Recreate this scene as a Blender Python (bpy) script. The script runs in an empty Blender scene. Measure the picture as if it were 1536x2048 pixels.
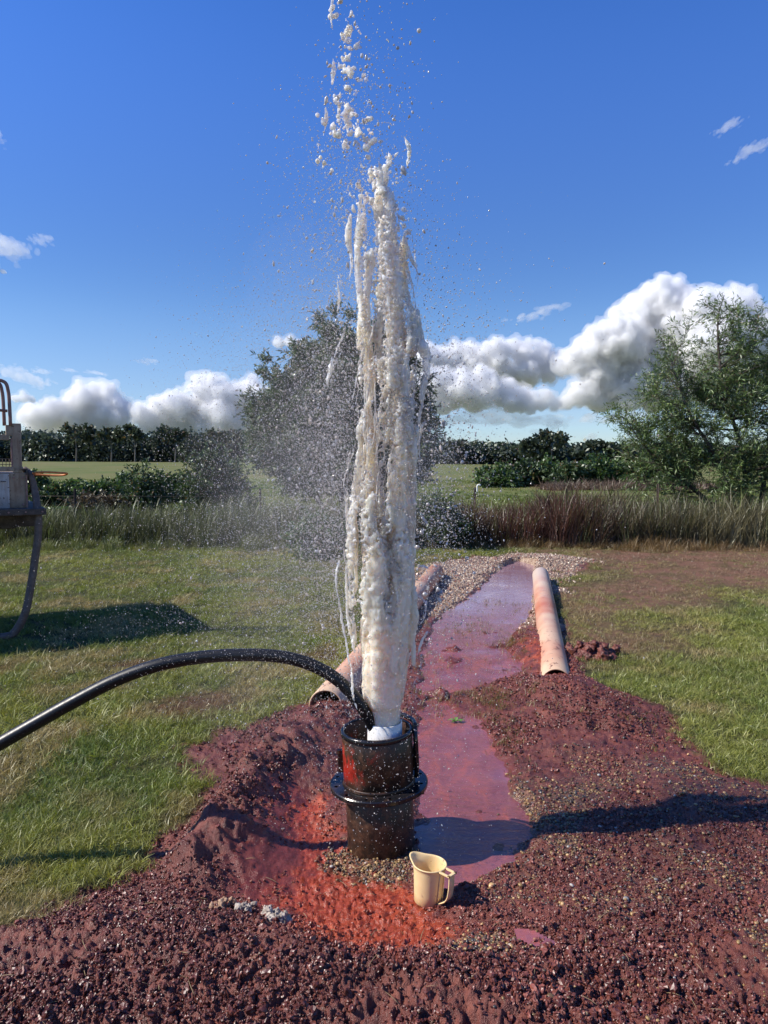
import bpy, bmesh, math, random
import numpy as np
from mathutils import Vector, Matrix

random.seed(7)
RNG = np.random.default_rng(11)
S = bpy.context.scene
C = S.collection
R = math.radians

# ------------------------------------------------------------------ camera, sky, sun, exposure
F = 1479.0                      # focal length in pixels of the 1536x2048 photograph
PITCH = R(3.64)
CAMZ = 1.6
cam_d = bpy.data.cameras.new('camera')
cam = bpy.data.objects.new('camera', cam_d); C.objects.link(cam)
cam.location = (0, 0, CAMZ)
cam.rotation_euler = (R(90) - PITCH, 0, 0)
cam_d.sensor_fit = 'VERTICAL'; cam_d.sensor_height = 36.0; cam_d.lens = 36.0 * F / 2048.0
cam_d.clip_start = 0.05; cam_d.clip_end = 30000
S.camera = cam

SUN_EL, SUN_AZ = R(42), R(6)   # from the left, a little behind the camera
to_sun = Vector((-math.cos(SUN_EL) * math.cos(SUN_AZ), -math.cos(SUN_EL) * math.sin(SUN_AZ), math.sin(SUN_EL)))
W = bpy.data.worlds.new('World'); S.world = W; W.use_nodes = True
wn = W.node_tree.nodes; wl = W.node_tree.links
wn.clear()
sky = wn.new('ShaderNodeTexSky'); sky.sky_type = 'NISHITA'; sky.sun_disc = False
sky.sun_elevation = SUN_EL; sky.sun_rotation = math.atan2(to_sun.x, to_sun.y)
sky.air_density = 1.0; sky.dust_density = 0.0; sky.ozone_density = 4.0
hs = wn.new('ShaderNodeHueSaturation'); hs.inputs['Saturation'].default_value = 1.32; hs.inputs['Hue'].default_value = 0.522
bg = wn.new('ShaderNodeBackground'); bg.inputs[1].default_value = 0.13
wo = wn.new('ShaderNodeOutputWorld')
tcw = wn.new('ShaderNodeTexCoord'); spw = wn.new('ShaderNodeSeparateXYZ'); wl.new(tcw.outputs['Generated'], spw.inputs[0])
def wmap(a, b):
    m = wn.new('ShaderNodeMapRange'); m.interpolation_type = 'SMOOTHSTEP'; m.inputs['From Min'].default_value = a; m.inputs['From Max'].default_value = b; wl.new(spw.outputs[2], m.inputs['Value']); return m.outputs[0]
def wmix(f, a, b, mode='MIX'):
    m = wn.new('ShaderNodeMix'); m.data_type = 'RGBA'; m.blend_type = mode; m.clamp_result = False
    for i_, v_ in ((0, f), (6, a), (7, b)):
        if isinstance(v_, bpy.types.NodeSocket): wl.new(v_, m.inputs[i_])
        else: m.inputs[i_].default_value = v_
    return m.outputs[2]
sky_tint = wmix(wmap(.20, .50), wmix(wmap(.0, .20), (.52, .56, .72, 1), (1.0, .90, .76, 1)), (1.75, 1.28, 1.04, 1))   # sky colour graded by elevation: dimmed toward the horizon, lifted higher up
wl.new(sky.outputs[0], hs.inputs['Color']); wl.new(wmix(1.0, hs.outputs[0], sky_tint, 'MULTIPLY'), bg.inputs[0]); wl.new(bg.outputs[0], wo.inputs[0])

sl = bpy.data.lights.new('sun', 'SUN'); sl.energy = 4.6; sl.angle = R(0.7); sl.color = (1.0, 0.94, 0.84)
so = bpy.data.objects.new('sun', sl); C.objects.link(so); so.location = (-20, -5, 30)
so.rotation_euler = to_sun.to_track_quat('Z', 'Y').to_euler()

S.view_settings.view_transform = 'Standard'; S.view_settings.look = 'None'
S.view_settings.exposure = 0.52; S.view_settings.gamma = 1.0; S.view_settings.use_curve_mapping = False
S.render.engine = 'CYCLES'
S.cycles.use_denoising = True
S.cycles.max_bounces = 8; S.cycles.diffuse_bounces = 3; S.cycles.glossy_bounces = 3
S.cycles.transmission_bounces = 4; S.cycles.transparent_max_bounces = 24
S.cycles.volume_bounces = 24; S.cycles.caustics_reflective = False; S.cycles.caustics_refractive = False

# ------------------------------------------------------------------ pixel helpers (measured in the photograph)
SP, CP = math.sin(PITCH), math.cos(PITCH)
def ray(px, py):
    dx = (px - 768.0) / F; dv = -(py - 1024.0) / F
    return dx, CP + dv * SP, -SP + dv * CP
def G(px, py, z=0.0):            # the ground point seen at a pixel
    dx, dy, dz = ray(px, py); t = (z - CAMZ) / dz
    return dx * t, dy * t
def P(px, py, Y):                # the point seen at a pixel at distance Y in front
    dx, dy, dz = ray(px, py); t = Y / dy
    return np.array((dx * t, Y, CAMZ + dz * t))

# ------------------------------------------------------------------ numpy noise
def _h(ix, iy, iz=0, seed=0):
    n = (ix.astype(np.int64) * 374761393 + iy.astype(np.int64) * 668265263 + np.asarray(iz).astype(np.int64) * 2147483647 * 3 + seed * 974634777) & 0xffffffff
    n = ((n ^ (n >> 13)) * 1274126177) & 0xffffffff
    n = ((n ^ (n >> 16)) * 2246822519) & 0xffffffff
    n = n ^ (n >> 15)
    return (n & 0xffffff) / float(0xffffff)
def n2(x, y, f=1.0, seed=0):     # value noise, -1..1
    x = np.asarray(x) * f + 1000.3; y = np.asarray(y) * f + 1000.7
    ix, iy = np.floor(x), np.floor(y); u, v = x - ix, y - iy
    u = u * u * (3 - 2 * u); v = v * v * (3 - 2 * v)
    a, b, c, d = _h(ix, iy, 0, seed), _h(ix + 1, iy, 0, seed), _h(ix, iy + 1, 0, seed), _h(ix + 1, iy + 1, 0, seed)
    return (a + (b - a) * u + (c - a) * v + (a - b - c + d) * u * v) * 2 - 1
def n3(p, f=1.0, seed=0):
    x, y, z = p[:, 0] * f + 500.1, p[:, 1] * f + 500.3, p[:, 2] * f + 500.9
    ix, iy, iz = np.floor(x), np.floor(y), np.floor(z); u, v, w = x - ix, y - iy, z - iz
    u = u * u * (3 - 2 * u); v = v * v * (3 - 2 * v); w = w * w * (3 - 2 * w)
    def L(a, b, t): return a + (b - a) * t
    r = []
    for k in (0, 1):
        r.append(L(L(_h(ix, iy, iz + k, seed), _h(ix + 1, iy, iz + k, seed), u), L(_h(ix, iy + 1, iz + k, seed), _h(ix + 1, iy + 1, iz + k, seed), u), v))
    return L(r[0], r[1], w) * 2 - 1
def fbm(x, y, f, octv=4, seed=0, gain=0.5):
    s, a = 0, 1.0
    for k in range(octv):
        s = s + a * n2(x, y, f * 2.03 ** k, seed + k); a *= gain
    return s
def sstep(a, b, x):
    t = np.clip((x - a) / (b - a), 0, 1); return t * t * (3 - 2 * t)

# ------------------------------------------------------------------ mesh helpers
def mesh_np(name, verts, faces, mat=None, smooth=False, colors=None, mats=None, midx=None):
    """faces: (n,k) int array or list of such arrays"""
    me = bpy.data.meshes.new(name)
    if not isinstance(faces, list): faces = [faces]
    faces = [np.asarray(f, dtype=np.int32) for f in faces if len(f)]
    me.vertices.add(len(verts)); me.vertices.foreach_set('co', np.asarray(verts, dtype=np.float32).ravel())
    nl = sum(f.size for f in faces); npoly = sum(len(f) for f in faces)
    me.loops.add(nl); me.loops.foreach_set('vertex_index', np.concatenate([f.ravel() for f in faces]))
    me.polygons.add(npoly)
    tot = np.concatenate([np.full(len(f), f.shape[1], dtype=np.int32) for f in faces])
    st = np.concatenate(([0], np.cumsum(tot)[:-1])).astype(np.int32)
    me.polygons.foreach_set('loop_start', st); me.polygons.foreach_set('loop_total', tot)
    if smooth: me.polygons.foreach_set('use_smooth', np.ones(npoly, dtype=bool))
    me.update(calc_edges=True); me.validate()
    for k, v in (colors or {}).items():
        a = me.attributes.new(k, 'FLOAT_COLOR', 'POINT'); a.data.foreach_set('color', np.asarray(v, dtype=np.float32).ravel())
    if mat: me.materials.append(mat)
    return me
def link(name, me, parent=None):
    o = bpy.data.objects.new(name, me); C.objects.link(o)
    if parent: o.parent = parent
    return o
def tag(o, label=None, cat=None, group=None, kind=None):
    if label: o['label'] = label
    if cat: o['category'] = cat
    if group: o['group'] = group
    if kind: o['kind'] = kind
    return o
def empty(name, loc, rz=0.0):
    o = bpy.data.objects.new(name, None); C.objects.link(o); o.location = loc; o.rotation_euler = (0, 0, rz)
    o.empty_display_size = 0.2
    return o
def tubes(lines, sides=6, cap=True):
    """lines: list of (pts (n,3), radii (n,)); one vertex/face array"""
    V, Fq, Fc, base = [], [], [], 0
    for pts, rad in lines:
        pts = np.asarray(pts, float); n = len(pts); rad = np.broadcast_to(np.asarray(rad, float), (n,))
        t = np.gradient(pts, axis=0); t /= np.linalg.norm(t, axis=1)[:, None] + 1e-9
        ref = np.array((0, 0, 1.0)) if abs(t[0][2]) < 0.9 else np.array((1.0, 0, 0))
        u = np.cross(t[0], ref); u /= np.linalg.norm(u)
        U = np.zeros_like(pts)
        for i in range(n):
            u = u - t[i] * np.dot(u, t[i]); u /= np.linalg.norm(u) + 1e-9; U[i] = u
        Wv = np.cross(t, U)
        a = np.arange(sides) * 2 * np.pi / sides
        ring = pts[:, None] + rad[:, None, None] * (np.cos(a)[None, :, None] * U[:, None] + np.sin(a)[None, :, None] * Wv[:, None])
        V.append(ring.reshape(-1, 3))
        i = np.arange(n - 1)[:, None] * sides; j = np.arange(sides)[None, :]; j2 = (j + 1) % sides
        q = np.stack((i + j, i + j2, i + sides + j2, i + sides + j), -1).reshape(-1, 4) + base
        Fq.append(q)
        if cap:
            V.append(pts[[0, -1]]); c0 = base + n * sides
            jj = np.arange(sides); k2 = (jj + 1) % sides
            Fc.append(np.stack((base + k2, base + jj, np.full(sides, c0)), -1))
            Fc.append(np.stack((base + (n - 1) * sides + jj, base + (n - 1) * sides + k2, np.full(sides, c0 + 1)), -1))
            base += n * sides + 2
        else:
            base += n * sides
    f = [np.concatenate(Fq)]
    if cap: f.append(np.concatenate(Fc))
    return np.concatenate(V), f
def bez(a, b, c, n=8):
    t = np.linspace(0, 1, n)[:, None]
    return (1 - t) ** 2 * np.asarray(a) + 2 * t * (1 - t) * np.asarray(b) + t ** 2 * np.asarray(c)
def catmull(pts, n=8):
    p = np.asarray(pts, float); p = np.vstack((2 * p[0] - p[1], p, 2 * p[-1] - p[-2])); out = []
    for i in range(1, len(p) - 2):
        t = np.linspace(0, 1, n, endpoint=False)[:, None]
        out.append(0.5 * (2 * p[i] + (p[i + 1] - p[i - 1]) * t + (2 * p[i - 1] - 5 * p[i] + 4 * p[i + 1] - p[i + 2]) * t ** 2 + (3 * p[i] - p[i - 1] - 3 * p[i + 1] + p[i + 2]) * t ** 3))
    out.append(p[-2:-1]); return np.vstack(out)
def lathe(prof, n=48, closed=False):
    """prof: list of (r,z) ; closed joins last to first (a hollow ring section)"""
    prof = np.asarray(prof, float); m = len(prof); a = np.arange(n) * 2 * np.pi / n
    V = np.stack((prof[:, 0][:, None] * np.cos(a), prof[:, 0][:, None] * np.sin(a), np.repeat(prof[:, 1][:, None], n, 1)), -1).reshape(-1, 3)
    i = np.arange(m if closed else m - 1)[:, None]; j = np.arange(n)[None]; j2 = (j + 1) % n; i2 = (i + 1) % m
    q = np.stack((i * n + j, i * n + j2, i2 * n + j2, i2 * n + j), -1).reshape(-1, 4)
    return V, q
def bm_box(bm, size, loc, rot=None, bevel=0.0):
    M = Matrix.Translation(Vector(loc)) @ (rot.to_4x4() if rot else Matrix()) @ Matrix.Diagonal((size[0], size[1], size[2], 1))
    g = bmesh.ops.create_cube(bm, size=1.0, matrix=M)
    if bevel:
        ed = list({e for v in g['verts'] for e in v.link_edges})
        bmesh.ops.bevel(bm, geom=ed, offset=bevel, segments=2, affect='EDGES', profile=0.6)
def bm_obj(name, bm, mat, parent=None, smooth=False):
    me = bpy.data.meshes.new(name); bm.to_mesh(me); bm.free(); me.materials.append(mat)
    if smooth: me.shade_smooth()
    return link(name, me, parent)

# ------------------------------------------------------------------ shader helpers
class NT:
    def __init__(s, name):
        s.m = bpy.data.materials.new(name); s.m.use_nodes = True; s.t = s.m.node_tree; s.t.nodes.clear()
        s.out = s.t.nodes.new('ShaderNodeOutputMaterial')
    def n(s, typ, ins=None, **kw):
        nd = s.t.nodes.new(typ)
        for k, v in kw.items(): setattr(nd, k, v)
        for k, v in (ins or {}).items():
            if isinstance(v, bpy.types.NodeSocket): s.t.links.new(v, nd.inputs[k])
            else: nd.inputs[k].default_value = v
        return nd
    def mix(s, f, a, b, mode='MIX'):
        nd = s.t.nodes.new('ShaderNodeMix'); nd.data_type = 'RGBA'; nd.blend_type = mode
        for i, v in ((0, f), (6, a), (7, b)):
            if isinstance(v, bpy.types.NodeSocket): s.t.links.new(v, nd.inputs[i])
            else: nd.inputs[i].default_value = (*v, 1) if isinstance(v, tuple) and len(v) == 3 else v
        return nd.outputs[2]
    def math(s, op, a, b=0.0, c=None, clamp=False):
        nd = s.t.nodes.new('ShaderNodeMath'); nd.operation = op; nd.use_clamp = clamp
        for i, v in enumerate((a, b, c)):
            if v is None: continue
            if isinstance(v, bpy.types.NodeSocket): s.t.links.new(v, nd.inputs[i])
            else: nd.inputs[i].default_value = v
        return nd.outputs[0]
    def ramp(s, f, stops, interp='LINEAR'):
        nd = s.t.nodes.new('ShaderNodeValToRGB'); cr = nd.color_ramp; cr.interpolation = interp
        while len(cr.elements) < len(stops): cr.elements.new(0.5)
        for e, (p, c) in zip(cr.elements, stops):
            e.position = p; e.color = (*c, 1) if len(c) == 3 else c
        s.t.links.new(f, nd.inputs[0]); return nd.outputs[0]
    def noise(s, vec, scale, detail=4, rough=0.55, dist=0.0):
        return s.n('ShaderNodeTexNoise', {'Vector': vec, 'Scale': scale, 'Detail': detail, 'Roughness': rough, 'Distortion': dist}).outputs[0]
    def coord(s, which='Object'): return s.n('ShaderNodeTexCoord').outputs[which]
    def mapped(s, vec, scale=(1, 1, 1)): return s.n('ShaderNodeMapping', {'Vector': vec, 'Scale': scale}).outputs[0]
    def bump(s, h, strength=0.5, dist=0.01, normal=None):
        i = {'Height': h, 'Strength': strength, 'Distance': dist}
        if normal: i['Normal'] = normal
        return s.n('ShaderNodeBump', i).outputs[0]
    def principled(s, **kw):
        p = s.t.nodes.new('ShaderNodeBsdfPrincipled')
        for k, v in kw.items():
            k = k.replace('_', ' ')
            if isinstance(v, bpy.types.NodeSocket): s.t.links.new(v, p.inputs[k])
            else: p.inputs[k].default_value = (*v, 1) if isinstance(v, tuple) and len(v) == 3 and k not in ('Normal', 'Subsurface Radius') else v
        s.t.links.new(p.outputs[0], s.out.inputs[0]); return p
    def surf(s, sock): s.t.links.new(sock, s.out.inputs[0])

def leaf_mat(name, attr=True, gloss=0.08, trans=0.35, instancer=False, rough=0.45):
    t = NT(name)
    a = t.n('ShaderNodeAttribute', attribute_name='tint', attribute_type='INSTANCER' if instancer else 'GEOMETRY')
    col = a.outputs['Color']
    d = t.n('ShaderNodeBsdfDiffuse', {'Color': col}).outputs[0]
    tc = t.n('ShaderNodeHueSaturation', {'Color': col, 'Saturation': 1.15, 'Value': 1.25}).outputs[0]
    tr = t.n('ShaderNodeBsdfTranslucent', {'Color': tc}).outputs[0]
    m1 = t.n('ShaderNodeMixShader', {0: trans, 1: d, 2: tr}).outputs[0]
    g = t.n('ShaderNodeBsdfGlossy', {'Color': (0.8, 0.85, 0.8, 1), 'Roughness': rough}).outputs[0]
    m2 = t.n('ShaderNodeMixShader', {0: gloss, 1: m1, 2: g}).outputs[0]
    t.surf(m2); return t.m

# ------------------------------------------------------------------ ground: shape and zones
def poly_sdf(x, y, pts):
    d = np.full(x.shape, 1e9); inside = np.zeros(x.shape, bool); n = len(pts)
    for i in range(n):
        ax, ay = pts[i]; bx, by = pts[(i + 1) % n]
        ex, ey = bx - ax, by - ay; wx, wy = x - ax, y - ay
        t = np.clip((wx * ex + wy * ey) / (ex * ex + ey * ey + 1e-12), 0, 1)
        d = np.minimum(d, (wx - ex * t) ** 2 + (wy - ey * t) ** 2)
        c = ((ay > y) != (by > y)) & (x < (bx - ax) * (y - ay) / (by - ay + 1e-12) + ax)
        inside ^= c
    d = np.sqrt(d); return np.where(inside, -d, d)
def line_d(x, y, pts):
    """distance to a polyline, parameter 0..1 along it, and signed side (positive on its right)"""
    d = np.full(x.shape, 1e9); sd = np.zeros(x.shape); n = len(pts); par = np.zeros(x.shape)
    for i in range(n - 1):
        ax, ay = pts[i]; bx, by = pts[i + 1]; ex, ey = bx - ax, by - ay; wx, wy = x - ax, y - ay
        t = np.clip((wx * ex + wy * ey) / (ex * ex + ey * ey), 0, 1)
        q = np.hypot(wx - ex * t, wy - ey * t); m = q < d
        sd = np.where(m, np.sign(wx * ey - wy * ex) * q, sd); par = np.where(m, (i + t) / (n - 1), par); d = np.minimum(d, q)
    return d, par, sd
GP = lambda L, z=0.0: [G(a, b, z) for a, b in L]
MUD = GP([(-900, 2600), (-300, 1990), (-60, 1905), (60, 1850), (180, 1790), (270, 1735), (330, 1690), (375, 1635), (405, 1585), (375, 1535), (372, 1500),
          (440, 1478), (520, 1450), (600, 1432), (650, 1400), (700, 1350), (760, 1300), (800, 1250), (820, 1200), (815, 1150), (850, 1128), (940, 1118),
          (1010, 1112), (1080, 1110), (1150, 1122), (1200, 1133), (1205, 1140), (1130, 1150), (1105, 1165), (1110, 1220), (1128, 1275), (1150, 1300), (1160, 1340), (1200, 1375),
          (1280, 1415), (1340, 1455), (1400, 1500), (1460, 1550), (1536, 1590), (1640, 1640), (2300, 2000), (2300, 2600)])
STREAM = GP([(838, 1440), (845, 1360), (850, 1300), (868, 1245), (900, 1215), (950, 1185), (975, 1160), (985, 1145), (1012, 1128), (1040, 1120), (1066, 1128), (1070, 1150), (1066, 1190),
             (1058, 1232), (1035, 1262), (1010, 1290), (1040, 1325), (1020, 1345), (950, 1368), (900, 1385), (905, 1412), (950, 1440), (985, 1480), (1003, 1530), (1022, 1590),
             (1075, 1640), (1088, 1665), (1040, 1700), (960, 1740), (900, 1765), (860, 1730), (842, 1690), (830, 1600), (832, 1520)])
BASIN = GP([(690, 1600), (600, 1600), (520, 1650), (450, 1710), (430, 1770), (460, 1815), (600, 1850), (700, 1900), (820, 1930), (930, 1900), (960, 1840), (900, 1790), (830, 1770), (700, 1730)])
ORANGE = GP([(690, 1590), (630, 1625), (575, 1690), (550, 1780), (570, 1870), (680, 1930), (780, 1945), (880, 1935), (945, 1890), (900, 1820), (820, 1800), (700, 1730)])
CREST = GP([(650, 1420), (575, 1480), (500, 1560), (440, 1635), (385, 1715), (350, 1775)], 0.06)
GRAV = GP([(1005, 1560), (1100, 1600), (1180, 1580), (1300, 1565), (1420, 1560), (1560, 1620), (1900, 1760), (1700, 1840), (1450, 1800), (1330, 1750), (1200, 1735), (1100, 1740), (1010, 1730), (1080, 1690), (1080, 1640)])
TANG = GP([(822, 1205), (825, 1150), (860, 1130), (950, 1122), (1010, 1112), (1090, 1110), (1190, 1130), (1110, 1150), (1100, 1180), (1070, 1250), (1060, 1255), (1066, 1150), (985, 1145), (950, 1185), (890, 1215), (850, 1225)])
STAIN = GP([(1050, 1098), (1250, 1092), (1700, 1088), (1800, 1130), (1536, 1170), (1300, 1230), (1210, 1290), (1140, 1270), (1110, 1180), (1200, 1140)])

def zones(x, y):
    wx = x + 0.10 * fbm(x, y, 2.2, 3, 5) * np.clip(y / 4, .35, 1.5); wy = y + 0.16 * fbm(x, y, 2.4, 3, 9) * np.clip(y / 4, .4, 2)
    near = y < 16
    mud = poly_sdf(wx, wy, MUD); st = poly_sdf(x + 0.035 * fbm(x, y, 7, 3, 21), y + 0.06 * fbm(x, y, 6, 3, 23), STREAM)
    bas = poly_sdf(wx, wy, BASIN); org = poly_sdf(wx, wy, ORANGE); gr = poly_sdf(wx, wy, GRAV); tg = poly_sdf(wx, wy, TANG); sn = poly_sdf(x, y, STAIN)
    e = fbm(x, y, 18, 3, 31)
    z = {}
    z['mud'] = sstep(0.05, -0.05, mud + 0.05 * e) * near
    z['stream_d'] = st
    z['basin'] = sstep(0.12, -0.12, bas)
    z['orange'] = sstep(0.16, -0.14, org + 0.06 * e)
    qx, qy = G(1085, 1320); z['orange'] = np.maximum(z['orange'], .55 * sstep(1.2, .3, np.hypot((x - qx) / .22, (y - qy) / 1.0) + .3 * e))
    gn = fbm(x, y, 3.5, 3, 41)
    z['gravel'] = sstep(0.10, -0.12, gr + 0.10 * e + 0.10 * gn)
    cx, cy = -0.02, 3.02
    ring = np.hypot((x - cx) / 1.05, (y - cy) / 0.95)
    z['ring'] = sstep(0.29, 0.21, ring + 0.06 * e) * (y < 3.12) * (np.hypot(x + .05, y - 2.86) < .26 + .05 * e)
    px, py = G(965, 1918); z['gravel'] = np.maximum(z['gravel'], sstep(0.16, 0.05, np.hypot((x - px) / 1.3, y - py) + 0.03 * e))
    z['gravel'] = z['gravel'] * np.clip(.80 + 1.1 * fbm(x, y, 2.4, 3, 711), .12, 1)
    z['gravel'] = np.maximum(z['gravel'], 0.35 * sstep(0, .6, gn) * sstep(0.75, 0.2, gr) * (x > 0.2))
    z['gravel'] = np.maximum(z['gravel'], z['ring'])
    z['tan'] = sstep(0.25, -0.15, tg + 0.25 * e * .5)
    z['stain'] = sstep(0.9, -0.9, sn + 0.5 * fbm(x, y, 1.1, 4, 51))
    # small stained tracks in the lawn on the left
    tr = sstep(0.28, 0.05, np.abs(y - (6.2 + 0.18 * x)) + 0.25 * fbm(x, y, 1.6, 3, 61)) * (x < -0.4) * sstep(-6, -3, x) * 0.7
    tx, ty = G(400, 1415); tr = np.maximum(tr, 0.8 * sstep(0.42, 0.1, np.hypot(x - tx, (y - ty) * 1.1) + 0.15 * e))
    z['track'] = tr
    return z

def height(x, y, z=None, fine=True):
    z = z or zones(x, y)
    mud = z['mud']
    h = 0.02 * fbm(x, y, 0.35, 3, 71) * sstep(1, 6, y) + 0.008 * fbm(x, y, 2.5, 3, 73)
    far = sstep(22, 150, y)
    h = h + far * (1.9 - 0.0055 * np.clip(x, -200, 200)) + 0.0
    h = h + sstep(150, 2500, y) * 6
    # ridge left of the casing, steep on its right side
    d, par, sd = line_d(x, y, CREST)
    wid = np.where(sd > 0, 0.10, 0.24)
    amp = 0.125 * sstep(-0.15, 0.25, par) * sstep(1.0, 0.75, par) + 0.045
    h = h + amp * np.exp(-(d / wid) ** 2) * (0.85 + 0.25 * fbm(x, y, 9, 3, 77)) * mud
    # mounds
    def bump(px, py, hh, rx, ry, zz=0.0):
        cx, cy = G(px, py, zz); return hh * np.exp(-(((x - cx) / rx) ** 2 + ((y - cy) / ry) ** 2))
    h = h + bump(1190, 1430, 0.11, 0.38, 0.55) * (0.8 + 0.3 * fbm(x, y, 6, 3, 83))
    h = h + bump(1122, 1388, 0.085, 0.24, 0.20)
    h = h + bump(1400, 1640, 0.07, 0.7, 0.5) + bump(1300, 1900, 0.05, .5, .3) + bump(650, 1425, 0.03, 0.25, 0.25)
    h = h + bump(250, 1930, 0.10, 0.55, 0.28) + bump(620, 1985, 0.085, 0.5, 0.18) + bump(1000, 2030, 0.06, 0.5, 0.2)
    h = h - bump(1500, 1850, 0.05, 0.10, 0.10) - bump(1240, 2010, 0.06, 0.2, 0.08) - bump(1195, 1442, 0.05, 0.07, 0.06, .08)
    h = h + bump(1100, 1128, 0.10, 0.9, 0.5) + bump(870, 1150, 0.07, 0.5, 0.6) + bump(1080, 1300, 0.05, .2, .8)
    h = h - 0.035 * z['basin'] + mud * 0.016 * fbm(x, y, 2.7, 3, 205) * (1 - z['basin']) * sstep(9, 6, y)
    if fine:
        rough = mud * (1 - 0.55 * z['basin']) * (1 - 0.4 * z['gravel']) * sstep(-0.03, 0.12, z['stream_d'])
        lump = sstep(2.7, 2.0, y) * 0.6 + 0.7
        nearf = sstep(9, 5, y)
        a = np.abs(fbm(x, y, 16, 3, 91)); b = fbm(x, y, 42, 3, 93, 0.6)
        h = h + rough * lump * nearf * (0.014 * (0.45 - a) + 0.0085 * b + 0.0085 * np.abs(fbm(x, y, 62, 2, 195, .7)) - .004)
        h = h + mud * z['orange'] * 0.013 * (np.abs(fbm(x, y, 48, 3, 97, .7)) - .3)
        h = h + (1 - mud) * 0.008 * fbm(x, y, 11, 3, 95) * sstep(30, 10, y)
    # water course: a bed below the water level with a few bars that stand proud
    sdn = z['stream_d']
    bed = -0.040 - .02 * sstep(6, 8, y) + 0.017 * fbm(x, y, 5, 3, 101)
    for (px, py, hh, r) in ((940, 1262, .022, .12), (880, 1345, .026, .14), (1000, 1240, .022, .15), (930, 1222, .02, .2), (905, 1490, .012, .08), (980, 1620, .02, .10), (1055, 1690, .018, .10), (903, 1297, .035, .10), (905, 1318, .035, .16), (950, 1398, .045, .30), (890, 1390, .03, .2), (1020, 1290, .030, .2), (985, 1262, .018, .22), (985, 1203, .022, .5), (990, 1330, .02, .18), (870, 1640, .02, .15), (915, 1725, .012, .15)):
        bed = bed + bump(px, py, hh * 1.25, r * 1.4, r * 0.6) * (.7 + .8 * fbm(x, y, 14, 3, 131))
    k = sstep(0.06, -0.05, sdn)
    h = h * (1 - k) + bed * k
    return h
WATER_Z = -0.016

def ground_grid():
    ys = [-0.9, 0.0, 0.7, 1.2, 1.5]
    y = 1.62
    while y < 9.0: ys.append(y); y += 0.0036 * y
    while y < 20: ys.append(y); y *= 1.008
    while y < 9000: ys.append(y); y *= 1.035
    ys = np.array(ys)
    us = list(np.arange(-0.60, 0.6001, 0.0036 * 0.62)); us = np.array(us)
    st = [0.6]; 
    while st[-1] < 4.0: st.append(st[-1] * 1.10 + 0.01)
    st = np.array(st[1:]); us = np.concatenate((-st[::-1], us, st))
    sc = np.where(ys < 400, ys, ys) * 0.86 + 0.45
    X = us[None, :] * sc[:, None]; Y = np.repeat(ys[:, None], len(us), 1)
    return X, Y
X, Y = ground_grid(); gx, gy = X.ravel(), Y.ravel()
Z = zones(gx, gy); H = height(gx, gy, Z)
nr, nc = X.shape
i = np.arange(nr - 1)[:, None] * nc; j = np.arange(nc - 1)[None]
quads = np.stack((i + j, i + j + 1, i + nc + j + 1, i + nc + j), -1).reshape(-1, 4)
o1 = np.ones_like(gx)
colA = np.stack((Z['mud'], Z['orange'], Z['gravel'], Z['basin']), -1)
colB = np.stack((Z['tan'], Z['stain'], Z['track'], sstep(0.10, -0.02, Z['stream_d'])), -1)

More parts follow.
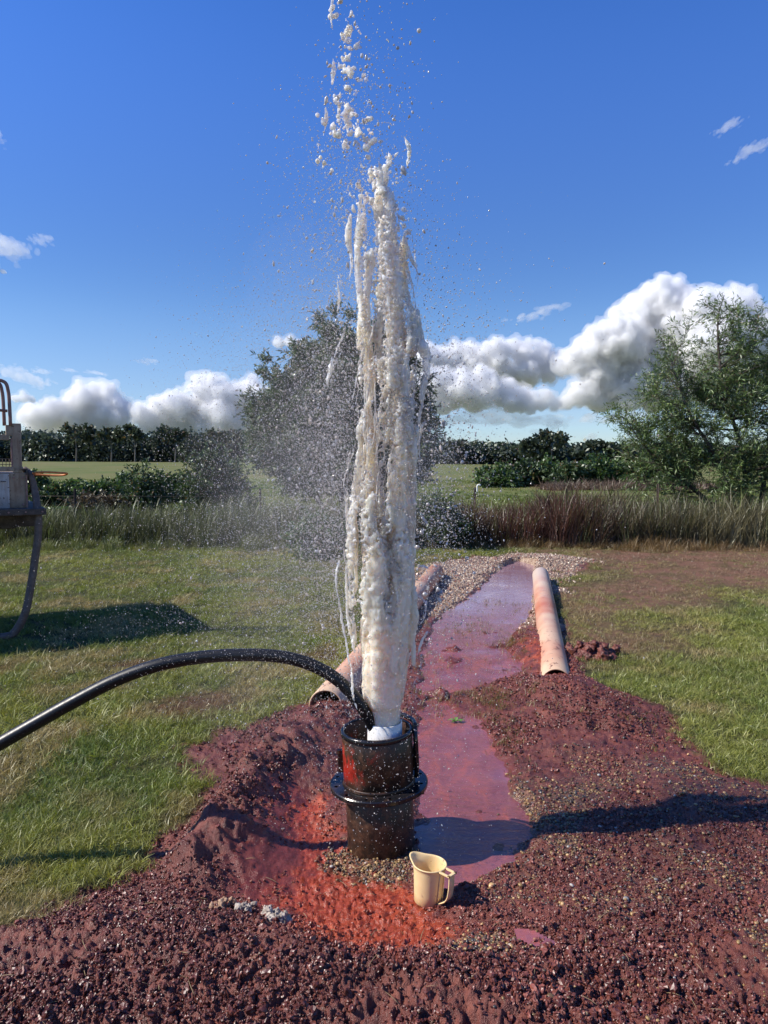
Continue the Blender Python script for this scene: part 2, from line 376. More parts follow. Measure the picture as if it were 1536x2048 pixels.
def ground_material():
    t = NT('ground_soil_and_turf'); P_ = t.n('ShaderNodeNewGeometry').outputs['Position']
    A = t.n('ShaderNodeAttribute', attribute_name='za'); B = t.n('ShaderNodeAttribute', attribute_name='zb')
    a = t.n('ShaderNodeSeparateColor', {0: A.outputs['Color']}).outputs; b = t.n('ShaderNodeSeparateColor', {0: B.outputs['Color']}).outputs
    nf = t.noise(P_, 90, 5, 0.65); nm = t.noise(P_, 14, 5, 0.6); nl = t.noise(P_, 2.3, 4, 0.55); nx = t.noise(P_, 0.12, 5, 0.6)
    mud = t.ramp(nm, [(0.3, (0.060, 0.014, 0.010)), (0.5, (0.135, 0.032, 0.021)), (0.72, (0.24, 0.070, 0.044))])
    mud = t.mix(t.math('MULTIPLY', nf, 0.55), mud, (0.20, 0.062, 0.042))
    mud = t.mix(t.ramp(nl, [(0.5, (0, 0, 0)), (0.75, (.6, .6, .6))]), mud, (0.075, 0.020, 0.014))
    org = t.ramp(nf, [(0.3, (0.22, 0.026, 0.010)), (0.55, (0.46, 0.080, 0.026)), (0.75, (0.66, 0.19, 0.08))])
    ob = t.math('ADD', t.math('MULTIPLY', a[1], 1.5), t.math('ADD', t.math('MULTIPLY', t.math('SUBTRACT', nm, .5), 2.2), t.math('MULTIPLY', t.math('SUBTRACT', nf, .5), 1.0)))
    of = t.math('MULTIPLY', t.n('ShaderNodeMapRange', {'Value': ob, 'From Min': .35, 'From Max': 1.15}).outputs[0], t.math('MULTIPLY', a[1], 1.6, clamp=True))
    col = t.mix(of, mud, org)
    col = t.mix(t.math('MULTIPLY', A.outputs['Alpha'], 0.45), col, (0.17, 0.027, 0.022))
    gv = t.n('ShaderNodeTexVoronoi', {'Vector': P_, 'Scale': 95.0}).outputs['Color']
    gvs = t.n('ShaderNodeSeparateColor', {0: gv}).outputs[0]
    gcol = t.ramp(gvs, [(0.0, (0.03, 0.018, 0.014)), (0.5, (0.10, 0.050, 0.028)), (0.8, (0.22, 0.12, 0.055)), (1.0, (0.36, 0.25, 0.15))])
    col = t.mix(t.math('MULTIPLY', a[2], 0.75), col, gcol)
    gv2 = t.n('ShaderNodeTexVoronoi', {'Vector': P_, 'Scale': 60.0}).outputs['Color']
    g2 = t.n('ShaderNodeSeparateColor', {0: gv2}).outputs[0]
    tcol = t.ramp(g2, [(0.0, (0.16, 0.09, 0.06)), (0.5, (0.30, 0.20, 0.13)), (1.0, (0.46, 0.36, 0.26))])
    col = t.mix(b[0], col, tcol)
    # turf soil and far fields
    turf = t.ramp(nm, [(0.3, (0.030, 0.034, 0.012)), (0.7, (0.085, 0.082, 0.030))])
    field = t.ramp(nx, [(0.35, (0.11, 0.135, 0.034)), (0.55, (0.17, 0.155, 0.055)), (0.7, (0.20, 0.155, 0.080))])
    field = t.mix(t.math('MULTIPLY', nl, 0.6), field, (0.085, 0.115, 0.028))
    yy = t.n('ShaderNodeSeparateXYZ', {0: P_}).outputs[1]
    ff = t.n('ShaderNodeMapRange', {'Value': yy, 'From Min': 13.0, 'From Max': 22.0}).outputs[0]
    turf = t.mix(ff, turf, field)
    turf = t.mix(t.math('MULTIPLY', t.math('MULTIPLY', b[1], t.ramp(nl, [(.3, (.35, .3, .3)), (.6, (1, 1, 1))])), t.math('SUBTRACT', 1.0, ff)), turf, (0.18, 0.092, 0.062))
    turf = t.mix(t.math('MULTIPLY', b[2], 0.8), turf, (0.10, 0.035, 0.025))
    col = t.mix(a[0], turf, col)
    wet = t.math('MAXIMUM', t.math('MULTIPLY', A.outputs['Alpha'], 0.8), B.outputs['Alpha'])
    r0 = t.ramp(nm, [(0.35, (0.26, .3, .3)), (0.7, (0.60, .6, .6))])
    r1 = t.mix(wet, r0, (0.20, .2, .2))
    rough = t.mix(a[0], (0.85, .85, .85), r1)
    rough = t.mix(b[0], rough, (0.8, .8, .8))
    bh = t.math('ADD', t.math('MULTIPLY', nf, 0.7), t.math('MULTIPLY', t.noise(P_, 260, 3, 0.6), 0.5))
    bs = t.math('SUBTRACT', 1.0, t.math('MULTIPLY', wet, 0.45))
    bn = t.n('ShaderNodeBump', {'Height': bh, 'Strength': bs, 'Distance': 0.009}).outputs[0]
    sp = t.n('ShaderNodeMix', {0: a[0], 2: 0.15, 3: 0.5}).outputs[0]
    pr = t.principled(Base_Color=col, Roughness=rough, Normal=bn, Specular_IOR_Level=sp)
    return t.m
M_ground = ground_material()
gme = mesh_np('ground', np.stack((gx, gy, H), -1), quads, M_ground, True, {'za': colA, 'zb': colB})
tag(link('ground', gme), 'red mud bank and short green turf running out to the far fields', kind='structure')
def hz(x, y):
    x = np.atleast_1d(np.asarray(x, float)); y = np.atleast_1d(np.asarray(y, float)); return height(x, y)

# ------------------------------------------------------------------ water in the drain
def water_material():
    t = NT('muddy_water'); P_ = t.n('ShaderNodeNewGeometry').outputs['Position']
    a = t.noise(t.mapped(P_, (1, 2.4, 1)), 55, 4, 0.65, 0.8); b = t.noise(t.mapped(P_, (1, 3.0, 1)), 9, 3, 0.5, 0.4)
    c = t.noise(P_, 1.7, 3, 0.5)
    st = t.ramp(c, [(0.35, (0.12, .1, .1)), (0.62, (1, 1, 1))])
    yy = t.n('ShaderNodeSeparateXYZ', {0: P_}).outputs[1]
    calm = t.n('ShaderNodeMapRange', {'Value': yy, 'From Min': 7.2, 'From Max': 8.6, 'To Min': 1.0, 'To Max': 0.10}).outputs[0]
    h = t.math('MULTIPLY', t.math('ADD', t.math('MULTIPLY', a, 0.5), b), t.math('MULTIPLY', st, calm))
    bn = t.bump(h, 0.95, 0.014)
    col = t.ramp(t.noise(t.mapped(P_, (1, .5, 1)), 9, 6, 0.7, .5), [(0.32, (0.20, 0.060, 0.066)), (0.5, (.27, .085, .085)), (0.68, (0.40, 0.10, 0.065))])
    fs = t.n('ShaderNodeMapRange', {'Value': yy, 'From Min': 6.0, 'From Max': 8.2}).outputs[0]; col = t.mix(fs, col, (.30, .17, .20))  # far water: lavender sky reflection painted into the base colour
    t.principled(Base_Color=col, Roughness=0.05, Normal=bn, IOR=1.95, Specular_IOR_Level=0.5)
    return t.m
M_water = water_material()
def water_sheet(name, poly, margin, z, step, label):
    xs = [p[0] for p in poly]; ys = [p[1] for p in poly]
    ax = np.arange(min(xs) - .2, max(xs) + .2, step); ay = np.arange(min(ys) - .2, max(ys) + .2, step)
    gx_, gy_ = np.meshgrid(ax, ay); sd = poly_sdf(gx_.ravel(), gy_.ravel(), poly).reshape(gx_.shape)
    keep = (sd[:-1, :-1] < margin) & (sd[1:, 1:] < margin) & (sd[:-1, 1:] < margin) & (sd[1:, :-1] < margin)
    n = len(ax); ii, jj = np.nonzero(keep)
    q = np.stack((ii * n + jj, ii * n + jj + 1, (ii + 1) * n + jj + 1, (ii + 1) * n + jj), -1)
    used, inv = np.unique(q.ravel(), return_inverse=True)
    v = np.stack((gx_.ravel()[used], gy_.ravel()[used], np.full(len(used), z)), -1)
    o = link(name, mesh_np(name, v, inv.reshape(-1, 4), M_water, True)); tag(o, label, kind='structure'); return o
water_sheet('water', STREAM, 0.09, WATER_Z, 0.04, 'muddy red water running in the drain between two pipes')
pud = GP([(1035, 1893), (1062, 1896), (1108, 1918), (1098, 1924), (1066, 1918), (1040, 1906)])
water_sheet('puddle', pud, 0.02, float(height(np.array([G(1072, 1908)[0]]), np.array([G(1072, 1908)[1]]), None, False)[0]) + 0.012, 0.01, 'small bright red puddle in the foreground gravel')

# ------------------------------------------------------------------ instancing helper (stuff only)
def inst_obj(name, pts, sources, mat=None, scale=None, rot=None, tint=None, idx=None):
    """one object that scatters source meshes on its points by geometry nodes"""
    n = len(pts); me = bpy.data.meshes.new(name); me.vertices.add(n); me.vertices.foreach_set('co', np.asarray(pts, np.float32).ravel())
    def att(k, typ, v, key):
        a = me.attributes.new(k, typ, 'POINT'); a.data.foreach_set(key, np.asarray(v, np.float32 if key != 'value' or typ != 'INT' else np.int32).ravel())
    sc = np.asarray(scale); sc = np.repeat(sc[:, None], 3, 1) if sc.ndim == 1 else sc
    att('isc', 'FLOAT_VECTOR', sc, 'vector'); att('irot', 'FLOAT_VECTOR', rot, 'vector'); att('tint', 'FLOAT_VECTOR', tint if tint is not None else np.ones((n, 3)), 'vector')
    att('iidx', 'INT', idx if idx is not None else RNG.integers(0, len(sources), n), 'value')
    o = link(name, me)
    col = bpy.data.collections.new(name + '_sources')
    for k, sm in enumerate(sources):
        so_ = bpy.data.objects.new('%s_piece_%02d' % (name, k), sm); col.objects.link(so_)
    g = bpy.data.node_groups.new(name + '_scatter', 'GeometryNodeTree')
    g.interface.new_socket('Geometry', in_out='INPUT', socket_type='NodeSocketGeometry'); g.interface.new_socket('Geometry', in_out='OUTPUT', socket_type='NodeSocketGeometry')
    N, L = g.nodes, g.links
    gi, go = N.new('NodeGroupInput'), N.new('NodeGroupOutput')
    ci = N.new('GeometryNodeCollectionInfo'); ci.inputs['Collection'].default_value = col; ci.inputs['Separate Children'].default_value = True; ci.inputs['Reset Children'].default_value = True
    ip = N.new('GeometryNodeInstanceOnPoints'); ip.inputs['Pick Instance'].default_value = True
    def na(k, t):
        a = N.new('GeometryNodeInputNamedAttribute'); a.data_type = t; a.inputs['Name'].default_value = k; return a.outputs[0]
    L.new(gi.outputs[0], ip.inputs['Points']); L.new(ci.outputs[0], ip.inputs['Instance']); L.new(na('iidx', 'INT'), ip.inputs['Instance Index'])
    L.new(na('isc', 'FLOAT_VECTOR'), ip.inputs['Scale'])
    er = N.new('FunctionNodeEulerToRotation'); L.new(na('irot', 'FLOAT_VECTOR'), er.inputs[0]); L.new(er.outputs[0], ip.inputs['Rotation'])
    L.new(ip.outputs[0], go.inputs[0])
    md = o.modifiers.new('scatter', 'NODES'); md.node_group = g
    return o

# ------------------------------------------------------------------ grass
M_grass = leaf_mat('grass_blades', gloss=0.05, trans=0.30, instancer=True)
def tuft(nb, hgt, spread, wid, lean, seed, seg=2):
    r = np.random.default_rng(seed); V, Fq, Ft = [], [], []; b = 0
    for k in range(nb):
        a = r.uniform(0, 6.28); rad = spread * math.sqrt(r.uniform()); p = np.array((math.cos(a) * rad, math.sin(a) * rad, -0.004))
        h = hgt * r.uniform(0.45, 1.15); d = r.uniform(0, 6.28); l = lean * r.uniform(0.2, 1.3) * h; dr = np.array((math.cos(d), math.sin(d), 0))
        s = np.array((-dr[1], dr[0], 0)); t2 = r.uniform(0, 3.14); s = s * math.cos(t2) + dr * math.sin(t2) * 0.6
        w = wid * r.uniform(0.7, 1.3)
        prev = None
        for m in range(seg):
            f = m / seg; c = p + dr * l * f ** 1.8 + np.array((0, 0, h * f)); ww = w * (1 - 0.35 * f)
            V += [c - s * ww, c + s * ww]
            if m: Fq.append((b + 2 * m - 2, b + 2 * m - 1, b + 2 * m + 1, b + 2 * m))
        V.append(p + dr * l + np.array((0, 0, h * 0.93))); Ft.append((b + 2 * seg - 2, b + 2 * seg - 1, b + 2 * seg)); b += 2 * seg + 1
    return mesh_np('tuft', np.array(V), [np.array(Fq), np.array(Ft)] if Fq else [np.array(Ft)], M_grass)
def scatter(n, y0, y1, ku, fn, seed, xk=None):
    """random points in the fan y0..y1 with density falling with distance; fn(x,y)->keep probability"""
    r = np.random.default_rng(seed)
    q = r.uniform(size=n); yy = y0 * (y1 / y0) ** q; u = r.uniform(-ku, ku, n); xx = u * (yy + 0.6)
    k = r.uniform(size=n) < fn(xx, yy); return xx[k], yy[k]
def scatter_area(n, x0, x1, y0, y1, fn, seed):
    r = np.random.default_rng(seed); xx = r.uniform(x0, x1, n); yy = r.uniform(y0, y1, n); k = r.uniform(size=n) < fn(xx, yy); return xx[k], yy[k]
def grass_tint(x, y, z, seed=3):
    n = len(x); r = np.random.default_rng(seed)
    g1, g2, g3 = np.array((0.125, 0.180, 0.030)), np.array((0.29, 0.30, 0.060)), np.array((0.38, 0.29, 0.13))
    a = np.clip(0.5 + 0.55 * fbm(x, y, 0.9, 3, 301) + r.normal(0, .22, n), 0, 1)[:, None]
    c = g1 * (1 - a) + g2 * a
    d = np.clip(sstep(0.1, 0.8, fbm(x, y, 2.2, 4, 311)) * 0.75 + r.normal(0.06, .16, n), 0, 1)[:, None]; c = c * (1 - d) + g3 * d
    stn = np.clip(z['stain'] * (0.62 + .5 * fbm(x, y, 1.3, 3, 321)) + r.normal(0, .12, n) * z['stain'], 0, .92)[:, None]; c = c * (1 - stn) + np.array((0.30, 0.185, 0.120)) * stn
    trk = np.clip(z['track'] * 0.75, 0, 1)[:, None]; c = c * (1 - trk) + np.array((0.17, 0.075, 0.050)) * trk
    md = np.clip(z['mud'] * 0.5, 0, 1)[:, None]; c = c * (1 - md) + np.array((0.15, 0.11, 0.05)) * md
    return c * np.clip(r.normal(1, .18, n), .5, 1.6)[:, None]
tufts = [tuft(20, 0.040, 0.038, 0.0015, 1.3, s) for s in range(7)]
def lawn_p(x, y):
    z = zones(x, y); k = (1 - z['mud']) * (1 - 0.35 * z['stain']) * (1 - 0.35 * z['track']); return k * (0.72 + 0.4 * fbm(x, y, 3, 2, 331))
for nm, n, y0, y1, sc, sd_, lab in (('lawn_grass', 95000, 1.7, 15.0, 1.0, 401, 'short green lawn grass on both sides of the red mud'),):
    xx, yy = scatter(n, y0, y1, 0.62, lawn_p, sd_)
    zz = zones(xx, yy); hh = height(xx, yy, zz)
    r = np.random.default_rng(5); m = len(xx)
    s = (0.75 + 0.10 * yy ** 0.9) * r.uniform(0.7, 1.35, m) * (1 - 0.35 * zz['stain'])
    s *= .9 + 0.32 * fbm(xx, yy, 1.7, 3, 341); s = np.maximum(s, .35)
    sv = np.stack((s * 1.1, s * 1.1, np.minimum(s, 1.15 + 0.25 * r.uniform(size=m))), -1)
    rot = np.stack((r.normal(0, .28, m), r.normal(0, .28, m), r.uniform(0, 6.28, m)), -1)
    o = inst_obj(nm, np.stack((xx, yy, hh), -1), tufts, scale=sv, rot=rot, tint=grass_tint(xx, yy, zz))
    tag(o, lab, kind='stuff')
# sparse wet grass standing in and beside the drain
def wet_p(x, y):
    z = zones(x, y); q = np.zeros_like(x)
    for (px, py, rx, ry, pr) in ((900, 1240, .5, .5, .35), (860, 1330, .2, .5, .3), (950, 1400, .34, .26, 1.0), (890, 1395, .2, .2, .7), (1020, 1290, .22, .5, .6), (980, 1262, .3, .3, .35), (1045, 1330, .2, .3, .3), (960, 1440, .25, .25, .5), (1000, 1480, .15, .3, .4), (1080, 1260, .15, .9, .3), (985, 1210, .5, .4, .2), (1250, 1440, .6, .4, .10)):
        cx, cy = G(px, py); q = np.maximum(q, pr * np.exp(-(((x - cx) / rx) ** 2 + ((y - cy) / ry) ** 2)))
    return q * sstep(-.1, .5, fbm(x, y, 5, 2, 351) + .3)
xx, yy = scatter_area(20000, -0.2, 2.6, 3.0, 9.0, wet_p, 407)
zz = zones(xx, yy); hh = np.maximum(height(xx, yy, zz), WATER_Z - 0.005); m = len(xx); r = np.random.default_rng(8)
s = r.uniform(0.6, 1.2, m); ti = grass_tint(xx, yy, zz) * np.array((1.0, .85, .8))
tag(inst_obj('drain_grass', np.stack((xx, yy, hh), -1), [tuft(6, 0.055, 0.03, 0.0016, 0.9, 50 + k) for k in range(4)], scale=s, rot=np.stack((r.normal(0, .2, m), r.normal(0, .2, m), r.uniform(0, 6.28, m)), -1), tint=ti), 'sparse wet grass poking out of the muddy water', kind='stuff')
# rougher pasture beyond the fence
pt = [tuft(22, 0.16, 0.14, 0.008, 0.6, 80 + k, 2) for k in range(4)]
xx, yy = scatter(16000, 15.5, 60, 0.62, lambda x, y: 0.5 + 0.4 * fbm(x, y, .3, 3, 361), 411)
hh = hz(xx, yy); m = len(xx); r = np.random.default_rng(9)
tg_ = np.clip(.5 + .5 * fbm(xx, yy, .12, 3, 371) + r.normal(0, .2, m), 0, 1)[:, None]; ti = np.array((0.095, 0.150, 0.028)) * (1 - tg_) + np.array((0.175, 0.195, 0.050)) * tg_
tag(inst_obj('pasture_grass', np.stack((xx, yy, hh), -1), pt, scale=np.stack([r.uniform(.8, 1.6, m) * (1 + yy / 40), r.uniform(.8, 1.6, m) * (1 + yy / 40), r.uniform(.4, 1.0, m)], -1), rot=np.stack((0 * xx, 0 * xx, r.uniform(0, 6.28, m)), -1), tint=ti), 'mown green pasture behind the wire fence', kind='stuff')
# tall rank grass along the fence line
def tall_h(px): return np.interp(px, [-400, 0, 250, 450, 620, 860, 900, 990, 1080, 1200, 1300, 1400, 1536, 1900], [.60, .60, .66, .74, .78, .78, .70, .80, .96, .95, .84, .80, .82, .8])
tl = [tuft(26, 0.85, 0.18, 0.0058, 0.42, 120 + k, 4) for k in range(8)]
r = np.random.default_rng(15); n = 7000
xx = r.uniform(-10.5, 10.5, n); yy = 14.25 + r.beta(1.1, 1.6, n) * 2.6 + 0.12 * fbm(xx, xx * 0, 0.7, 2, 5)
pxs = 768 + xx / yy * F; hh = hz(xx, yy)
s = tall_h(pxs) * r.uniform(0.5, 1.18, n) / 0.85 * (1 + .30 * fbm(xx, yy, 1.3, 3, 17))
red = np.exp(-((pxs - 1060) / 170) ** 2)[:, None]; rt = sstep(1200, 1500, pxs)[:, None]; lf = sstep(800, 500, pxs)[:, None]
base = np.array((0.105, 0.085, 0.050)); ti = base * (1 - red) + np.array((0.105, 0.045, 0.034)) * red
ti = ti * (1 - .75 * rt) + np.array((0.185, 0.165, 0.085)) * .75 * rt; ti = ti * (1 - .6 * lf) + np.array((0.105, 0.125, 0.050)) * .6 * lf
gg = (r.uniform(size=n) < .22)[:, None]; ti = np.where(gg, ti * .4 + np.array((.10, .14, .035)) * .6, ti)
ti = ti * np.clip(r.normal(1, .32, n), .35, 2.0)[:, None]
tag(inst_obj('tall_grass', np.stack((xx, yy, hh), -1), tl, scale=np.stack((s * 1.05, s * 1.05, s), -1), rot=np.stack((r.normal(0, .14, n), r.normal(-.09, .20, n), r.uniform(-.7, .7, n) + r.integers(0, 2, n) * 3.14), -1), tint=ti), 'band of tall dry reddish grass along the fence line', kind='stuff')

n = 1800; xx = r.uniform(-9.5, 9.5, n); yy = 14.35 - r.beta(1, 2.2, n) * .9 + .2 * fbm(xx, xx * 0, 1.3, 3, 6); k = ~((xx > .2) & (xx < 4.3) & (yy < 13.9)); xx, yy = xx[k], yy[k]; n = len(xx); s = r.uniform(.10, .36, n) * np.clip(1 + .6 * fbm(xx, yy, 1.6, 3, 8), .4, 1.6)
ti = (np.array((.12, .15, .04)) + np.array((.05, -.04, .0)) * sstep(-1, 2, xx)[:, None]) * r.uniform(.6, 1.3, (n, 1)) + np.array((.08, .05, .03)) * r.uniform(0, 1, (n, 1))
tag(inst_obj('verge_grass', np.stack((xx, yy, hz(xx, yy)), -1), tl, scale=np.stack((s * 1.6, s * 1.6, s), -1), rot=np.stack((r.normal(0, .2, n), r.normal(0, .2, n), r.uniform(0, 6.28, n)), -1), tint=ti), 'ragged shorter weeds along the foot of the tall grass', kind='stuff')

# ------------------------------------------------------------------ mud clods and gravel
def rock(seed, sub=1, j=0.28, flat=0.7, mat=None, smooth=False):
    bm = bmesh.new(); bmesh.ops.create_icosphere(bm, subdivisions=sub, radius=1.0); r = random.Random(seed)
    for v in bm.verts: v.co = v.co * (1 + r.uniform(-j, j)); v.co.z *= flat
    for f_ in bm.faces: f_.smooth = smooth
    me = bpy.data.meshes.new('piece'); bm.to_mesh(me); bm.free(); me.materials.append(mat)
    return me
def piece_mat(name, rough, spec):
    t = NT(name); a = t.n('ShaderNodeAttribute', attribute_name='tint', attribute_type='INSTANCER')
    t.principled(Base_Color=a.outputs['Color'], Roughness=rough, Specular_IOR_Level=spec); return t.m
M_clod = piece_mat('wet_mud_clods', 0.42, 0.6); M_peb = piece_mat('wet_pebbles', 0.35, 0.6)
def clod_p(x, y):
    z = zones(x, y); k = z['mud'] * sstep(-0.01, 0.08, z['stream_d']) * (1 - .72 * z['orange']) * (1 - .8 * z['basin']) * (1 - .5 * z['gravel']) * (1 - z['tan'])
    return k * np.clip(0.55 + .35 * sstep(3.1, 2.5, y) + 1.1 * fbm(x, y, 3.2, 3, 431), 0.05, 1)
xx, yy = scatter(230000, 1.75, 7.0, 0.62, clod_p, 421); hh = hz(xx, yy); m = len(xx); r = np.random.default_rng(21)
s = 0.0034 * np.exp(r.normal(0, .42, m)) * (0.7 + 0.10 * yy); s = np.clip(s, .0015, .009)
big = sstep(2.6, 2.0, yy); s *= 1 + .25 * big
tn = np.clip(r.beta(1.4, 2.6, m), 0, 1)[:, None]; tn = tn * np.clip(.9 + .5 * fbm(xx, yy, 2.0, 3, 611), .3, 1.4)[:, None]; ti = np.array((0.070, 0.016, 0.011)) * (1 - tn) + np.array((0.29, 0.090, 0.062)) * tn
oz = zones(xx, yy)['orange'][:, None]; ti = ti * (1 - oz) + np.array((.42, .085, .04)) * r.uniform(.4, 1.2, (m, 1)) * oz
tag(inst_obj('mud_clods', np.stack((xx, yy, hh + s * .2), -1), [rock(k, 2, .50, .8, M_clod, False) for k in range(8)], scale=np.stack((s * r.uniform(.7, 1.5, m), s * r.uniform(.7, 1.5, m), s * r.uniform(.7, 1.4, m)), -1), rot=r.uniform(-3, 3, (m, 3)), tint=ti), 'crumbly wet dark red mud clods over the banks', kind='stuff')
def grav_p(x, y):
    z = zones(x, y); return z['mud'] * np.clip(z['gravel'], 0, 1) * sstep(-0.03, 0.02, z['stream_d']) * (1 - .9 * z['tan']) * (1 - .8 * z['orange'] * (z['gravel'] < .5)) + .035 * z['mud'] * (x > .3) * (1 - z['tan'])
xx, yy = scatter(120000, 1.75, 5.5, 0.60, grav_p, 423); hh = hz(xx, yy); m = len(xx)
s = np.clip(0.0043 * np.exp(r.normal(0, .32, m)), .002, .010)
pal = np.array(((.045, .032, .024), (.080, .052, .032), (.15, .092, .040), (.27, .165, .060), (.40, .25, .11), (.34, .31, .27), (.055, .05, .045), (.15, .06, .035)))
pk = r.choice(8, m, p=(.15, .18, .20, .20, .11, .04, .05, .07)); ti = pal[pk] * np.clip(r.normal(1, .2, m), .5, 1.5)[:, None]
tag(inst_obj('gravel', np.stack((xx, yy, hh + s * .25), -1), [rock(30 + k, 2, .07, .7, M_peb, True) for k in range(6)], scale=np.stack((s * r.uniform(.8, 1.35, m), s * r.uniform(.8, 1.2, m), s), -1), rot=np.stack((r.normal(0, .3, m), r.normal(0, .3, m), r.uniform(0, 6.28, m)), -1), tint=ti), 'small wet brown and ochre bore gravel on the mud', kind='stuff')
def tan_p(x, y):
    z = zones(x, y); return np.clip(z['tan'], 0, 1) * sstep(-0.02, 0.05, z['stream_d'])
xx, yy = scatter_area(60000, -.2, 4.2, 6.3, 13.5, tan_p, 425); hh = hz(xx, yy); m = len(xx)
s = np.clip(0.011 * np.exp(r.normal(0, .35, m)), .005, .03)
pal = np.array(((.20, .13, .09), (.36, .25, .17), (.48, .38, .28), (.26, .12, .08)))
ti = pal[r.choice(4, m, p=(.3, .35, .2, .15))] * np.clip(r.normal(1, .2, m), .5, 1.5)[:, None]
tag(inst_obj('pale_gravel', np.stack((xx, yy, hh + s * .25), -1), [rock(60 + k, 1, .2, .7, M_peb) for k in range(5)], scale=s, rot=r.uniform(-3, 3, (m, 3)), tint=ti), 'pale tan gravel spread beyond the far ends of the pipes', kind='stuff')
# straws and twigs caught in the mud
M_straw = piece_mat('dry_straw', .7, .3)
xx, yy = scatter(1500, 1.75, 5, 0.6, lambda x, y: zones(x, y)['mud'] * sstep(0, .1, zones(x, y)['stream_d']) * .5, 427); hh = hz(xx, yy); m = len(xx)
v_, f_ = tubes([(bez((-.5, 0, 0), (0, .08, .12), (.5, 0, 0), 5), np.array((.016, .02, .02, .016, .008)))], 4)
stm = mesh_np('straw', v_, f_, M_straw)
tag(inst_obj('straw_litter', np.stack((xx, yy, hh + .006), -1), [stm], scale=r.uniform(.015, .06, m), rot=np.stack((r.normal(0, .3, m), r.normal(0, .3, m), r.uniform(0, 6.28, m)), -1), tint=np.array((.30, .22, .12)) * r.uniform(.4, 1.2, (m, 1))), 'bits of dry straw and twig lying in the mud', kind='stuff')
#NEXT
# ------------------------------------------------------------------ blob meshes (splashes, clouds)
def blob_mesh(name, pts, rad, voxel, mat, thr=0.1, adapt=0.0):
    me = bpy.data.meshes.new(name + '_seed'); me.vertices.add(len(pts)); me.vertices.foreach_set('co', np.asarray(pts, np.float32).ravel())
    a = me.attributes.new('brad', 'FLOAT', 'POINT'); a.data.foreach_set('value', np.asarray(rad, np.float32))
    o = bpy.data.objects.new(name + '_seed', me); C.objects.link(o)
    g = bpy.data.node_groups.new(name + '_skin', 'GeometryNodeTree')
    g.interface.new_socket('Geometry', in_out='INPUT', socket_type='NodeSocketGeometry'); g.interface.new_socket('Geometry', in_out='OUTPUT', socket_type='NodeSocketGeometry')
    N, L = g.nodes, g.links; gi, go = N.new('NodeGroupInput'), N.new('NodeGroupOutput')
    mp = N.new('GeometryNodeMeshToPoints'); pv = N.new('GeometryNodePointsToVolume'); vm = N.new('GeometryNodeVolumeToMesh')
    na = N.new('GeometryNodeInputNamedAttribute'); na.data_type = 'FLOAT'; na.inputs['Name'].default_value = 'brad'
    L.new(gi.outputs[0], mp.inputs['Mesh']); L.new(na.outputs[0], mp.inputs['Radius'])
    L.new(mp.outputs[0], pv.inputs['Points']); L.new(na.outputs[0], pv.inputs['Radius'])
    pv.resolution_mode = 'VOXEL_SIZE'; pv.inputs['Voxel Size'].default_value = voxel; pv.inputs['Density'].default_value = 1.0
    vm.resolution_mode = 'GRID'; vm.inputs['Threshold'].default_value = thr; vm.inputs['Adaptivity'].default_value = adapt
    L.new(pv.outputs[0], vm.inputs['Volume']); L.new(vm.outputs[0], go.inputs[0])
    md = o.modifiers.new('skin', 'NODES'); md.node_group = g
    dg = bpy.context.evaluated_depsgraph_get(); out = bpy.data.meshes.new_from_object(o.evaluated_get(dg)); out.name = name
    bpy.data.objects.remove(o); bpy.data.meshes.remove(me); bpy.data.node_groups.remove(g)
    out.materials.clear(); out.materials.append(mat); out.shade_smooth()
    return out
def get_co(me):
    v = np.empty(len(me.vertices) * 3, np.float32); me.vertices.foreach_get('co', v); return v.reshape(-1, 3).astype(float)
def get_no(me):
    v = np.empty(len(me.vertices) * 3, np.float32); me.vertices.foreach_get('normal', v); return v.reshape(-1, 3).astype(float)
def set_co(me, v): me.vertices.foreach_set('co', v.astype(np.float32).ravel()); me.update()

def smooth_mesh(me, it, wfn=None):
    v = get_co(me); wt = wfn(v) if wfn else 1.0; ne = len(me.edges); e = np.empty(ne * 2, np.int32); me.edges.foreach_get('vertices', e); e = e.reshape(-1, 2); n = len(v); cnt = np.bincount(e.ravel(), minlength=n).astype(float)[:, None] + 1e-9
    for k in range(it):
        for lam in (.55, -.30):
            s = np.zeros_like(v)
            for a in range(3): s[:, a] = np.bincount(e[:, 0], v[e[:, 1], a], n) + np.bincount(e[:, 1], v[e[:, 0], a], n)
            v = v + wt * lam * (s / cnt - v)
    set_co(me, v); return me
# ------------------------------------------------------------------ trees
M_leafA = leaf_mat('dark_leaves', gloss=0.06, trans=0.28)
def bark(name, a, b):
    t = NT(name); P_ = t.coord('Object'); n = t.noise(t.mapped(P_, (1, 1, .25)), 14, 5, .65)
    t.principled(Base_Color=t.ramp(n, [(.35, a), (.7, b)]), Roughness=.9, Normal=t.bump(n, .6, .02)); return t.m
M_bark = bark('grey_brown_bark', (.045, .034, .026), (.13, .105, .085)); M_pale = bark('pale_gum_bark', (.11, .095, .08), (.22, .20, .175))
def leaves(pos, dr, ln, wd, r, fold=0.0):
    n = len(pos); dr = dr / (np.linalg.norm(dr, axis=1)[:, None] + 1e-9); rv = r.normal(size=(n, 3)); sd = np.cross(dr, rv); sd /= np.linalg.norm(sd, axis=1)[:, None] + 1e-9
    ln = ln * r.uniform(.6, 1.3, n)[:, None]; wd = wd * r.uniform(.7, 1.3, n)[:, None]
    v = np.stack((pos, pos + dr * ln * .45 + sd * wd, pos + dr * ln - np.array((0, 0, 1)) * ln * .12, pos + dr * ln * .45 - sd * wd), 1).reshape(-1, 3)
    return v, np.arange(n * 4).reshape(-1, 4)
